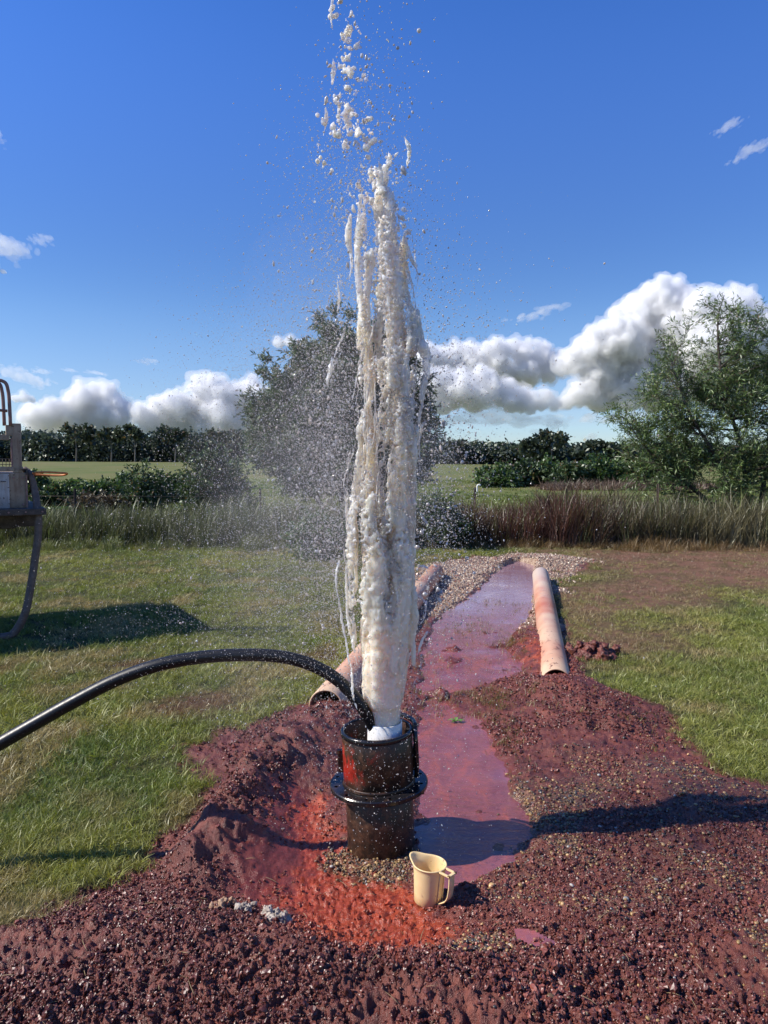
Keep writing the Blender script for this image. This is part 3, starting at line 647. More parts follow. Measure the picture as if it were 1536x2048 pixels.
def tree(name, label, cat, base, stems, ells, nclump, ntwig, nleaf, leaf, twig=0.5, cols=((.03, .05, .018), (.09, .12, .04)), up=.5, trunk_r=.09, seed=1, barkm=None, group=None, twigs_mesh=True, shell=.55, leafm=None):
    """ells: (dx, dy, z, rx, ry, rz) crown lobes relative to the base; stems: [(points), ...] relative"""
    r = np.random.default_rng(seed); root = tag(empty(name, base), label, cat, group)
    w = np.array([e[3] * e[4] * e[5] for e in ells]) ** .66; w /= w.sum()
    k = r.choice(len(ells), nclump, p=w); E = np.array(ells)[k]
    d = r.normal(size=(nclump, 3)); d /= np.linalg.norm(d, axis=1)[:, None]; q = (shell + (1 - shell) * r.uniform(size=nclump) ** .6)[:, None]; q[r.uniform(size=nclump) < .25] *= r.uniform(.2, .8)
    ends = E[:, :3] + d * q * E[:, 3:] ; ends[:, 2] = np.maximum(ends[:, 2], .12)
    sp = [catmull(s, 6) for s in stems]; lines = []
    for s, p in zip(stems, sp): lines.append((p, (trunk_r * (1 if len(stems) == 1 else .75) - .008) * np.linspace(1, 0, len(p)) ** 1.1 + .008))
    allp = np.vstack(sp); allr = np.concatenate([l[1] for l in lines])
    for e in ends:
        dd = np.linalg.norm((allp - e) * np.array((1, 1, 1.0)), axis=1) + np.maximum(0, allp[:, 2] - e[2] + .15) * 2.2
        a = int(np.argmin(dd)); p0 = allp[a]; L_ = np.linalg.norm(e - p0)
        mid = p0 * .5 + e * .5 + np.array((0, 0, -.10 * L_ + .12 * L_ * (up - .2))) + r.normal(0, .05 * L_, 3)
        lines.append((bez(p0, mid, e, 5), np.linspace(max(.008, min(allr[a] * .45, .012 + .012 * L_)), .005, 5)))
    v, f = tubes(lines, 5, False); tr = link('trunk', mesh_np('trunk', v, f, barkm or M_bark, True), root)
    outd = (ends - E[:, :3]) / (E[:, 3:] + 1e-6); outd /= np.linalg.norm(outd, axis=1)[:, None] + 1e-9
    td = np.repeat(outd, ntwig, 0) * .7 + r.normal(0, .55, (nclump * ntwig, 3)) + np.array((0, 0, up)); td /= np.linalg.norm(td, axis=1)[:, None]
    tp = np.repeat(ends, ntwig, 0) + r.normal(0, .06, (nclump * ntwig, 3)); tl_ = twig * r.uniform(.5, 1.25, len(tp))
    t = np.tile(np.linspace(.08, 1, nleaf), len(tp)) ; T = np.repeat(np.arange(len(tp)), nleaf)
    t = np.clip(t + r.uniform(-.05, .05, len(t)), 0, 1)
    sag = np.zeros((len(t), 3)); sag[:, 2] = -.22 * tl_[T] * t ** 2 * (1 - up)
    lp = tp[T] + td[T] * (tl_[T] * t)[:, None] + sag; lp[:, 2] = np.maximum(lp[:, 2], .05)
    ld = td[T] * .75 + r.normal(0, .55, (len(t), 3))
    lv, lf = leaves(lp, ld, leaf[0], leaf[1], r)
    a = np.clip(.45 + .35 * r.normal(size=len(tp))[T] * .6 + .25 * r.normal(size=len(t)), 0, 1)[:, None]
    col = (np.array(cols[0]) * (1 - a) + np.array(cols[1]) * a) * np.clip(r.normal(1, .2, (len(t), 1)), .4, 1.7)
    brn = (r.uniform(size=len(t)) < .04)[:, None]; col = np.where(brn, np.array((.14, .09, .04)), col)
    col = np.repeat(np.concatenate((col, np.ones((len(col), 1))), 1), 4, 0)
    cr = link('crown', mesh_np('crown', lv, lf, leafm or M_leafA, False, {'tint': col}), root)
    if twigs_mesh:
        e2 = tp + td * (tl_ * .85)[:, None]; n = len(tp); s = np.cross(td, r.normal(size=(n, 3))); s /= np.linalg.norm(s, axis=1)[:, None]; s2 = np.cross(td, s); w_ = .0045
        tv = np.stack((tp + s * w_, tp - s * .5 * w_ + s2 * .86 * w_, tp - s * .5 * w_ - s2 * .86 * w_, e2), 1).reshape(-1, 3); b = np.arange(n)[:, None] * 4
        tf = np.concatenate((b + [0, 1, 3], b + [1, 2, 3], b + [2, 0, 3])); link('twigs', mesh_np('twigs', tv, tf, barkm or M_bark), cr)
    return root
def at(px, Y): return (px - 768) / F * Y / (CP)      # world x of a column of the picture at distance Y
def zat(py, Y): return CAMZ + Y * math.tan(math.atan(-(py - 1024) / F) - PITCH)
def gz(x, y): return float(hz(x, y)[0])

# wattle at the right edge
Y0 = 16.6; bx = at(1500, Y0); rel = lambda px, py, dy=0: (at(px, Y0) - bx, dy, zat(py, Y0) - gz(bx, Y0))
stems = [[(0, 0, -.1), (-.05, 0, .5), rel(1480, 900), rel(1440, 780), rel(1425, 650), rel(1436, 590)],
         [(0.02, .05, -.1), (-.3, 0, .5), rel(1420, 920, -.3), rel(1360, 830, -.4), rel(1320, 740, -.5)],
         [(-.05, .05, -.1), (-.5, .1, .45), rel(1370, 960, .2), rel(1300, 900, .2), rel(1262, 850, .2)],
         [(.1, 0, -.1), (.35, .2, .7), rel(1560, 850, .5), rel(1590, 740, .5), rel(1560, 640, .5)],
         [(.1, 0, -.1), (.6, -.2, .5), rel(1640, 880, -.3), rel(1720, 770, -.3), rel(1740, 680, -.2)]]
L3 = lambda px, py, rx, rz, dy=0, ry=None: (*rel(px, py, dy)[:3], rx / F * Y0, (ry or rx) / F * Y0, rz / F * Y0)
ells = [L3(1440, 640, 28, 55), L3(1430, 730, 60, 80), L3(1350, 740, 50, 70, -.3), L3(1310, 800, 55, 60, -.3), L3(1275, 850, 40, 40), L3(1340, 890, 80, 70, .3), L3(1310, 920, 55, 60, .2), L3(1400, 960, 90, 70),
        L3(1490, 820, 90, 110), L3(1525, 690, 60, 70, .4), L3(1600, 760, 100, 130, .5), L3(1480, 950, 100, 80, -.3), L3(1700, 780, 110, 140), L3(1640, 920, 120, 90), L3(1420, 860, 90, 90), L3(1250, 835, 14, 12)]
tree('wattle_tree', 'large dark feathery wattle tree at the right edge behind the tall grass', 'tree', (bx, Y0, gz(bx, Y0)), stems, ells, 520, 10, 15, (.11, .0100), .50, ((.055, .095, .028), (.19, .26, .085)), .42, .11, 5)
# casuarina-like tree behind the jet
Y0 = 18.0; bx = at(690, Y0); gz0 = gz(bx, Y0); rel = lambda px, py, dy=0: (at(px, Y0) - bx, dy, zat(py, Y0) - gz0)
stems = [[(0, 0, -.1), rel(684, 980), rel(672, 860), rel(662, 740), rel(655, 660)], [(.05, 0, -.1), rel(735, 960), rel(770, 860), rel(790, 760)], [(-.05, 0, -.1), rel(610, 960), rel(570, 860), rel(560, 760)]]
ells = [L3(655, 690, 30, 62), L3(665, 770, 70, 80), L3(580, 760, 42, 66), L3(610, 840, 80, 90), L3(700, 850, 90, 110), L3(525, 835, 34, 44), L3(560, 900, 60, 60), L3(740, 740, 60, 80), L3(790, 800, 60, 90), L3(830, 850, 45, 55), L3(760, 920, 100, 70), L3(640, 930, 80, 60), L3(700, 700, 42, 60)]
tree('dense_tree', 'tall dense grey green tree standing behind the water jet', 'tree', (bx, Y0, gz0), stems, ells, 1050, 10, 15, (.13, .019), .34, ((.050, .080, .038), (.150, .195, .095)), .5, .11, 6)
# small trees and bushes near the fence
def bush(name, label, px, pyb, Y, wpx, hpx, seed, cols, n=90, leaf=(.09, .02), cat='bush', group=None, tw=.25, stem=True, lift=0.0, lobes=5, nt=6, nl=8):
    r = np.random.default_rng(seed); x = at(px, Y); z0 = gz(x, Y); sc = Y / F; w, h = wpx * sc, hpx * sc; es = []
    for k in range(lobes):
        a = (k + .5) / lobes * 2 - 1; hh = h * (1 - .45 * a * a) * r.uniform(.8, 1.05); zc = lift + hh * .5
        es.append((a * w * .33, r.uniform(-.2, .2) * w, zc, w * .24, w * .26, hh * .46))
    top = lift + h * .6
    tree(name, label, cat, (x, Y, z0), [[(0, 0, -.05), (.02 * w, 0, top * .4), (0, 0, top)]], es, n, nt, nl, leaf, tw, cols, .35, max(.015, h * .022), seed, group=group, twigs_mesh=False, shell=.4)
dk = ((.026, .050, .018), (.085, .125, .045)); md_ = ((.038, .075, .022), (.12, .185, .055)); br = ((.055, .042, .026), (.130, .100, .062)); lt = ((.05, .085, .025), (.14, .19, .06))
bush('small_tree', 'small brownish tree on a thin dark trunk behind the tall grass at left', 205, 1055, 16.6, 105, 42, 31, br, 70, lift=.48, cat='tree', tw=.2)
bush('small_tree', 'slender upright sapling on a thin trunk at left of the jet', 288, 1058, 16.8, 90, 105, 32, dk, 90, lift=.52, cat='tree', lobes=3, tw=.28)
bush('orchard_bush', 'dark bushy tree left of the tall dense tree, half lost in spray', 435, 1015, 23, 150, 140, 33, dk, 200, cat='tree', leaf=(.12, .03), tw=.4)
bush('orchard_bush', 'low dark green bush just right of the hanging tank hose', 100, 1000, 27, 80, 55, 34, dk, 80, leaf=(.13, .04), group='orchard bushes')
bush('orchard_bush', 'mid green round bush between the brownish tree and the hose', 165, 998, 29, 110, 52, 35, md_, 90, leaf=(.14, .045), group='orchard bushes')
bush('orchard_bush', 'wide green bush behind the slender sapling', 245, 1000, 30, 120, 58, 36, md_, 100, leaf=(.14, .045), group='orchard bushes')
bush('orchard_bush', 'dark bush between the sapling and the spray', 345, 1000, 30, 110, 66, 37, dk, 100, leaf=(.14, .045), group='orchard bushes')
bush('orchard_bush', 'pale green leafy bush against the far field beside the tank cage', 75, 955, 33, 70, 62, 38, lt, 70, leaf=(.15, .05), group='orchard bushes')
bush('weed_bush', 'low weedy clump in the pasture beside the hanging hose', 130, 1050, 19, 55, 32, 39, lt, 50, leaf=(.12, .02))
bush('weed_bush', 'dark green bush at the foot of the jet in front of the tall grass', 640, 1138, 12.6, 120, 95, 40, md_, 130, leaf=(.07, .015), tw=.18)
bush('weed_bush', 'dark bush in the tall grass just right of the jet', 880, 1090, 14.0, 100, 130, 41, dk, 130, leaf=(.08, .014), tw=.2)
bush('weed_bush', 'broad dark bush in the tall grass directly behind the jet', 745, 1098, 14.1, 130, 120, 42, dk, 150, leaf=(.08, .014), tw=.2)
for k, (px, w, h, cs, lab) in enumerate(((990, 70, 34, md_, 'small rounded shrub at the left end of the far hedge'), (1040, 78, 46, dk, 'dark shrub second from the left in the far hedge'), (1092, 82, 50, md_, 'broad leafy shrub under the tall gum crown in the far hedge'),
        (1140, 70, 46, dk, 'dark shrub in the middle of the far hedge'), (1192, 84, 50, md_, 'tall leafy shrub right of the middle of the far hedge'), (1240, 60, 40, lt, 'yellowish shrub near the right end of the far hedge'), (1285, 80, 48, dk, 'dark shrub beside the wattle in the far hedge'), (1335, 80, 44, md_, 'far hedge shrub half hidden by the wattle'))):
    bush('hedge_shrub', lab, px, 976, 47 + (k % 3), w * 1.25, h * 1.2, 60 + k, cs, 85, leaf=(.22, .075), group='shrubs in the far hedge', tw=.5, nt=6, nl=7)
# far woods: one mass, and the gum crowns that stand out of it
def woods(name, label, spec, seed, cols):
    r = np.random.default_rng(seed); V, Fv, Cc, lines, b = [], [], [], [], 0
    for (x, y, h, w) in spec:
        z0 = gz(x, y); n = int(200 + 30 * w * h / 3)
        nl = r.integers(5, 9); cx = r.uniform(-.38, .38, nl) * w; cz = h * r.uniform(.42, .88, nl)
        k = r.integers(0, nl, n); p = np.stack((x + cx[k] + r.normal(0, .13 * w, n), y + r.normal(0, .2 * w, n), z0 + cz[k] + r.normal(0, .09 * h, n)), -1)
        lo = r.uniform(size=n) < .42; p[lo, 2] = z0 + r.uniform(.0, .55, lo.sum()) * h; p[lo, 0] = x + r.uniform(-.6, .6, lo.sum()) * w
        v, f = leaves(p, r.normal(size=(n, 3)), .75, .30, r); V.append(v); Fv.append(f + b); b += len(v)
        c = (np.array(cols[0]) + (np.array(cols[1]) - np.array(cols[0])) * r.uniform(size=(n, 1))) * r.uniform(.8, 1.25); Cc.append(np.repeat(np.concatenate((c, np.ones((n, 1))), 1), 4, 0))
        lines.append((np.array([(x, y, z0 - .3), (x + r.normal(0, .3), y, z0 + h * .5), (x + r.normal(0, .5), y, z0 + h * .8)]), np.array((.22, .16, .07))))
    o = link(name, mesh_np(name, np.concatenate(V), np.concatenate(Fv), M_leafA, False, {'tint': np.concatenate(Cc)})); tag(o, label, kind='stuff')
    v, f = tubes(lines, 4, False); o2 = link(name.replace('foliage', 'trunks'), mesh_np('trunks', v, f, M_bark, True)); tag(o2, 'pale trunks in ' + label, kind='stuff')
r = np.random.default_rng(77); spec = []
for k in range(270):
    Y = r.uniform(165, 200); px = r.uniform(-900, 760); spec.append((at(px, Y), Y, r.uniform(6.0, 7.9) * (1.05 if px < 500 else 1) * Y / 185, r.uniform(5, 8)))
woods('woods_foliage', 'the far eucalypt wood on the left skyline', spec, 5, ((.020, .032, .024), (.058, .078, .050)))
spec = []
for k in range(210):
    Y = r.uniform(130, 160); px = r.uniform(700, 2300); spec.append((at(px, Y), Y, r.uniform(3.5, 4.5) * Y / 150, r.uniform(4.5, 8)))
woods('woods_foliage', 'the far dark wood on the right skyline', spec, 6, ((.016, .028, .016), (.050, .068, .034)))
def gum(px, pyt, Y, wpx, seed, label, pyb=925):
    x = at(px, Y); z0 = gz(x, Y); h = zat(pyt, Y) - z0; w = wpx / F * Y; rr = np.random.default_rng(seed); es = []
    for k in range(6): es.append((rr.uniform(-.4, .4) * w, rr.uniform(-.3, .3) * w, h * rr.uniform(.66, .95), w * .2, w * .2, h * .07))
    tree('gum_tree', label, 'tree', (x, Y, z0), [[(0, 0, -.3), (.02 * w, 0, h * .4), (-.03 * w, 0, h * .75), (0, 0, h * .92)]], es, 34, 5, 6, (.75, .26), 1.0, ((.028, .042, .026), (.085, .105, .060)), .3, .20, seed, M_pale, 'gum trees rising above the far wood', False, .3)
gum(1100, 868, 125, 62, 91, 'tall gum crown standing clear above the right skyline'); gum(1068, 884, 126, 44, 92, 'lower gum crown just left of the tallest one on the right skyline')
gum(155, 852, 160, 60, 93, 'gum crown on the left skyline nearest the tank'); gum(225, 858, 158, 46, 94, 'thin gum with a bare pale trunk right of the crown nearest the tank'); gum(272, 852, 156, 44, 95, 'tall gum with forked crown in the middle of the left skyline')
gum(352, 855, 160, 60, 96, 'broad gum crown left of the spray on the skyline'); gum(455, 856, 160, 60, 97, 'gum crown on the skyline seen through the left edge of the spray')
gum(905, 884, 132, 40, 98, 'gum crown just right of the jet on the skyline'); gum(1190, 884, 134, 50, 99, 'low gum crown midway between the tall gum and the wattle')
# brown heap of slash in front of the hedge
r = np.random.default_rng(88); xx = at(1, 44) * 0 + r.uniform(at(1080, 44), at(1420, 44), 900); yy = 43.5 + r.normal(0, .7, 900); m = len(xx)
tag(inst_obj('slash_heap', np.stack((xx, yy, hz(xx, yy) + .05), -1), [tuft(16, .32, .25, .016, 1.2, 140 + k, 2) for k in range(3)], scale=r.uniform(.7, 1.5, m), rot=np.stack((r.normal(0, .4, m), r.normal(0, .4, m), r.uniform(0, 6.28, m)), -1), tint=np.array((.16, .105, .07)) * r.uniform(.5, 1.3, (m, 1))), 'low bank of brown cut branches in front of the far hedge', kind='stuff')

# ------------------------------------------------------------------ fence
def simple(name, col, rough=.6, metal=0.0, spec=.5, nz=None):
    t = NT(name); P_ = t.coord('Object')
    if nz:
        n = t.noise(P_, nz[0], 5, .65); c = t.ramp(n, [(nz[2] if len(nz) > 2 else .4, col), (nz[3] if len(nz) > 3 else .7, nz[1])])
        t.principled(Base_Color=c, Roughness=rough, Metallic=metal, Specular_IOR_Level=spec, Normal=t.bump(n, .3, .003))
    else: t.principled(Base_Color=col, Roughness=rough, Metallic=metal, Specular_IOR_Level=spec)
    return t.m
M_post = simple('weathered_post', (.045, .030, .024), .85, nz=(30, (.11, .08, .06))); M_wire = simple('fence_wire', (.12, .10, .09), .5, .6)
fr = tag(empty('wire_fence', (0, 15.8, 0)), 'wire fence on dark steel posts running behind the tall grass', 'fence')
lines = []
for zz_ in (.35, .65, .95): lines.append((np.array([(-14, 0, zz_), (-4, 0, zz_ - .02), (0, 0, zz_), (6, 0, zz_ - .02), (14, 0, zz_)]), .0022))
v, f = tubes(lines, 4); link('wire', mesh_np('wire', v, f, M_wire), fr)
pm = None
for px, top in ((-60, 1.12), (150, 1.1), (-300, 1.1), (520, 1.1), (950, 1.12), (1133, 1.10), (1315, 1.20), (1560, 1.15), (1800, 1.1)):
    x = at(px, 15.8)
    if pm is None:
        bm = bmesh.new(); bm_box(bm, (.045, .012, 1.5), (0, 0, -.75 + .0)); bm_box(bm, (.012, .036, 1.5), (0, -.0245, -.75)); pm = bpy.data.meshes.new('post'); bm.to_mesh(pm); bm.free(); pm.materials.append(M_post)
    o = link('post', pm, fr); o.location = (x, .03, top); o.rotation_euler = (random.uniform(-.03, .03), random.uniform(-.03, .03), random.uniform(-.4, .4))
# white riser in the far field
M_pvc = simple('white_pvc', (.74, .72, .66), .4, nz=(25, (.80, .79, .76)))
x = at(954, 40); z0 = gz(x, 40); v, f = tubes([(catmull([(0, 0, -.05), (0, 0, .22), (.0, 0, .33), (.05, 0, .40), (.14, 0, .41), (.17, 0, .36)], 5), .045)], 10)
o = link('riser_pipe', mesh_np('riser_pipe', v, f, M_pvc, True)); o.location = (x, 40, z0); tag(o, 'tiny white bent standpipe in the far green field right of the jet', 'pipe')

# ------------------------------------------------------------------ bore casing
def casing_mat():
    t = NT('tarred_rusty_steel'); P_ = t.coord('Object')
    a = t.noise(P_, 7, 6, .65); b = t.noise(P_, 26, 6, .7); s = t.n('ShaderNodeSeparateXYZ', {0: P_}).outputs
    base = t.ramp(b, [(.32, (.0085, .007, .006)), (.48, (.028, .014, .009)), (.62, (.075, .032, .016)), (.78, (.17, .09, .045))])
    zz = t.n('ShaderNodeMapRange', {'Value': s[2], 'From Min': .27, 'From Max': .31}).outputs[0]; zt = t.n('ShaderNodeMapRange', {'Value': s[2], 'From Min': .455, 'From Max': .415}).outputs[0]
    xl = t.n('ShaderNodeMapRange', {'Value': s[0], 'From Min': .07, 'From Max': -.12}).outputs[0]
    rm = t.ramp(t.noise(t.mapped(P_, (1, 1, .6)), 13, 5, .6), [(.50, (0, 0, 0)), (.60, (1, 1, 1))])
    rf = t.math('MULTIPLY', t.math('MULTIPLY', zz, zt), t.math('MULTIPLY', rm, t.math('ADD', t.math('MULTIPLY', xl, .8), .10)))
    col = t.mix(rf, base, t.mix(b, (.30, .012, .008), (.50, .035, .018)))
    mud = t.ramp(a, [(.52, (0, 0, 0)), (.66, (.5, .5, .5))]); low = t.n('ShaderNodeMapRange', {'Value': s[2], 'From Min': .25, 'From Max': .02}).outputs[0]
    col = t.mix(t.math('MULTIPLY', mud, t.math('ADD', low, .35), clamp=True), col, (.085, .033, .018))
    drip = t.ramp(t.noise(t.mapped(P_, (1, 1, .08)), 60, 3, .5), [(.55, (0, 0, 0)), (.7, (1, 1, 1))]); col = t.mix(t.math('MULTIPLY', drip, .25), col, (.10, .05, .028))
    vor = t.n('ShaderNodeTexVoronoi', {'Vector': P_, 'Scale': 90.0}).outputs['Distance']; spk = t.ramp(vor, [(.10, (1, 1, 1)), (.16, (0, 0, 0))]); gate = t.ramp(t.noise(P_, 33, 3, .6), [(.56, (0, 0, 0)), (.62, (1, 1, 1))])
    col = t.mix(t.math('MULTIPLY', spk, t.math('MULTIPLY', gate, .75)), col, (.36, .25, .17))
    t.principled(Base_Color=col, Roughness=t.ramp(b, [(.3, (.34, .3, .3)), (.7, (.62, .5, .5))]), Specular_IOR_Level=.4, Normal=t.bump(t.math('ADD', b, t.math('MULTIPLY', a, .6)), .5, .004)); return t.m
M_cas = casing_mat()
M_flange = simple('wet_black_flange', (.010, .010, .012), .22, nz=(24, (.045, .026, .018), .5, .7))
CX, CY = -.012, 3.07
cas = tag(empty('bore_casing', (CX, CY, 0)), 'short upright black steel bore casing with bolted flange and red paint remnants', 'bore casing'); cas.rotation_euler = (R(.5), R(-2.2), 0)
def ring_prof(ro, ri, z0, z1, b=.003): return [(ro, z0 + b), (ro, z1 - b), (ro - b, z1), (ri + b, z1), (ri, z1 - b), (ri, z0 + b), (ri + b, z0), (ro - b, z0)]
v, f = lathe(ring_prof(.148, .139, .262, .486), 96, True)
a_ = np.arctan2(v[:, 1], v[:, 0]); rr_ = np.hypot(v[:, 0], v[:, 1]); v[:, 0] *= 1 + .006 * np.sin(2 * a_ + .5); v[:, 1] *= 1 - .006 * np.sin(2 * a_ + .5)
link('upper_pipe', mesh_np('upper_pipe', v, f, M_cas, True), cas)
v, f = lathe(ring_prof(.1435, .136, -.12, .238), 96, True); link('lower_pipe', mesh_np('lower_pipe', v, f, M_cas, True), cas)
v, f = lathe([(.1525, .470), (.1540, .478), (.1540, .486), (.1500, .4905), (.1400, .4905), (.1385, .484), (.1482, .470)], 96, True); link('rim', mesh_np('rim', v, f, M_flange, True), cas)
def flange(name, z0, z1, ro, ri, nh, rh, hole, par, n=192):
    """annular plate with real bolt holes: a polar grid whose hole cells are cut out and walled"""
    bm = bmesh.new()
    v, f = lathe(ring_prof(ro, ri, z0, z1, .004), 96, True); me = bpy.data.meshes.new(name); me.from_pydata([tuple(q) for q in v], [], [tuple(q) for q in f]); bm.free()
    me.materials.append(M_flange); o = link(name, me, par)
    cb = bmesh.new()
    for k in range(nh):
        a = (k + .5) * 2 * math.pi / nh; bmesh.ops.create_cone(cb, cap_ends=True, segments=16, radius1=hole, radius2=hole, depth=.2, matrix=Matrix.Translation((rh * math.cos(a), rh * math.sin(a), (z0 + z1) / 2)))
    cm = bpy.data.meshes.new('cut'); cb.to_mesh(cm); cb.free(); co = bpy.data.objects.new('cut', cm); C.objects.link(co); co.parent = par
    md = o.modifiers.new('holes', 'BOOLEAN'); md.object = co; md.operation = 'DIFFERENCE'; md.solver = 'EXACT'
    dg = bpy.context.evaluated_depsgraph_get(); out = bpy.data.meshes.new_from_object(o.evaluated_get(dg)); o.modifiers.clear(); o.data = out; out.name = name
    bpy.data.objects.remove(co); return o
fl = flange('flange', .240, .262, .208, .1365, 12, .184, .0085, cas)
v, f = lathe([(.1485, .2625), (.156, .2625), (.1505, .272), (.1485, .275)], 64, True); link('weld_bead', mesh_np('weld_bead', v, f, M_cas, True), cas)
v, f = lathe([(.1440, .2395), (.154, .2395), (.148, .228), (.1440, .225)], 64, True); link('weld_bead', mesh_np('weld_bead', v, f, M_cas, True), cas)
def lug(ang, z, h, w=.018, d=.022):
    bm = bmesh.new(); bm_box(bm, (d, w, h), (0, 0, 0), bevel=.003); bmesh.ops.create_cone(bm, cap_ends=True, segments=6, radius1=.012, radius2=.011, depth=.014, matrix=Matrix.Translation((.004, 0, h * .5 + .004)))
    o = bm_obj('lug', bm, M_cas, cas); o.location = (.159 * math.cos(ang), .159 * math.sin(ang), z); o.rotation_euler = (0, 0, ang); return o
lug(R(184), .352, .085); lug(R(6), .345, .10, .022, .02); lug(R(172), .355, .05)
bm = bmesh.new(); bmesh.ops.create_cone(bm, cap_ends=True, segments=6, radius1=.010, radius2=.010, depth=.032); o = bm_obj('bolt', bm, M_cas, cas); o.location = (.181, -.03, .226)
# dark lifting strap plate behind the casing, right side
th = np.linspace(R(-8), R(75), 14); pts_ = np.stack((.162 * np.cos(th), .162 * np.sin(th), .500 - .0 * th), -1)
v, f = tubes([(pts_, .011)], 8); link('rim_hook', mesh_np('rim_hook', v, f, M_flange, True), cas)
v, f = tubes([(np.array([(.160, -.02, .50), (.163, -.02, .42), (.164, -.015, .33), (.16, -.01, .275)]), .010)], 8); link('hanger_strap', mesh_np('hanger_strap', v, f, M_flange, True), cas)
# white inner pipe
ip = tag(empty('inner_pipe', (0.003, 3.055, 0)), 'white plastic riser pipe standing inside the black casing', 'pipe')
def pvc_mat(name, c1, c2, dirt):
    t = NT(name); P_ = t.coord('Object'); n = t.noise(P_, 18, 5, .6); n2_ = t.noise(P_, 60, 3, .6)
    c = t.ramp(n, [(.35, c1), (.65, c2)]); c = t.mix(t.ramp(n2_, [(.6, (0, 0, 0)), (.72, (.6, .6, .6))]), c, dirt); t.principled(Base_Color=c, Roughness=.35, Normal=t.bump(n, .1, .003)); return t.m
v, f = lathe(ring_prof(.0735, .067, -.1, .522, .002), 64, True); link('pipe_wall', mesh_np('pipe_wall', v, f, pvc_mat('riser_pvc', (.70, .66, .60), (.78, .77, .74), (.42, .28, .18)), True), ip)

# ------------------------------------------------------------------ measuring jug
def jug():
    bxg, byg = G(856, 1790); zg = gz(bxg, byg)
    t = NT('cream_plastic'); P_ = t.coord('Object'); n = t.noise(P_, 30, 5, .65); s = t.ramp(t.noise(P_, 75, 4, .7), [(.62, (0, 0, 0)), (.70, (1, 1, 1))]); g = t.ramp(t.noise(P_, 16, 2, .5), [(.48, (0, 0, 0)), (.62, (1, 1, 1))])
    c = t.mix(t.ramp(n, [(.4, (0, 0, 0)), (.8, (.35, .35, .35))]), (.78, .58, .30), (.68, .42, .20)); c = t.mix(t.math('MULTIPLY', t.math('MULTIPLY', s, g), .85), c, (.12, .045, .02))
    t.principled(Base_Color=c, Roughness=.42, Subsurface_Weight=.15, Subsurface_Radius=(.02, .012, .006), Subsurface_Scale=.3, Specular_IOR_Level=.35); M = t.m
    j = tag(empty('measuring_jug', (bxg, byg, zg - .002), R(-42)), 'small cream plastic measuring jug standing on the red mud beside the casing', 'jug'); j.rotation_euler = (R(-1.5), R(2), R(-42)); j.scale = (1.14, 1.14, .98)
    n = 72; a = np.arange(n) * 2 * np.pi / n
    def ring(r, z, sp, flat=0):
        # spout towards local -x
        q = np.exp(-((np.angle(np.exp(1j * (a - np.pi)))) / .46) ** 2); rr = r + sp * q * 1.05
        return np.stack((rr * np.cos(a), rr * np.sin(a), np.full(n, z) + .006 * q * (sp > .008)), -1)
    prof = [(.0005, .0, 0), (.042, 0, 0), (.0455, .004, 0), (.0475, .04, 0), (.0500, .09, 0), (.0515, .118, .001), (.0525, .132, .010), (.0532, .143, .022), (.0560, .1455, .023), (.0562, .1485, .0235), (.0535, .150, .022), (.0515, .1485, .021), (.0505, .142, .020), (.0500, .130, .009), (.0490, .116, .0005), (.0475, .09, 0), (.0452, .04, 0), (.0430, .007, 0), (.0005, .006, 0)]
    V = np.concatenate([ring(*p) for p in prof]); i = np.arange(len(prof) - 1)[:, None] * n; jx = np.arange(n)[None]; j2 = (jx + 1) % n
    q = np.stack((i + jx, i + j2, i + n + j2, i + n + jx), -1).reshape(-1, 4)
    me = mesh_np('body', V, q, M, True); link('body', me, j)
    # handle towards local +x: a flat square shelf with an opening at the rim and a curved web below
    ha = R(0); bm = bmesh.new(); z = .1455
    for (sx, sy, cx_, cy_) in ((.044, .008, .072, .0165), (.044, .008, .072, -.0165), (.010, .041, .089, 0)): bm_box(bm, (sx, sy, .006), (cx_, cy_, z), bevel=.0015)
    hr = bm_obj('handle_shelf', bm, M, j)
    pts = [(.0885, 0, .144), (.0895, 0, .115), (.088, 0, .085), (.084, 0, .058), (.074, 0, .038), (.060, 0, .026), (.0485, 0, .018)]
    p = catmull(pts, 5); V = []; 
    tt = np.gradient(p, axis=0); tt /= np.linalg.norm(tt, axis=1)[:, None]; nn = np.cross(tt, (0, 1, 0)); w = .0135; th_ = .0017
    for pp, nv in zip(p, nn): V += [pp + np.array((0, w, 0)) + nv * th_, pp + np.array((0, -w, 0)) + nv * th_, pp + np.array((0, -w, 0)) - nv * th_, pp + np.array((0, w, 0)) - nv * th_]
    m = len(p); F4 = [(4 * k + e, 4 * k + (e + 1) % 4, 4 * k + 4 + (e + 1) % 4, 4 * k + 4 + e) for k in range(m - 1) for e in range(4)] + [(3, 2, 1, 0), (4 * m - 4, 4 * m - 3, 4 * m - 2, 4 * m - 1)]
    link('handle_grip', mesh_np('handle_grip', np.array(V), np.array(F4), M), j)
    for s_ in (-1, 1):
        v, f = tubes([(np.array([(.0525, s_ * .012, .142), (.0510, s_ * .012, .10), (.0490, s_ * .012, .05), (.0485, s_ * .012, .02)]), .0018)], 6); link('rib', mesh_np('rib', v, f, M, True), j)
jug()

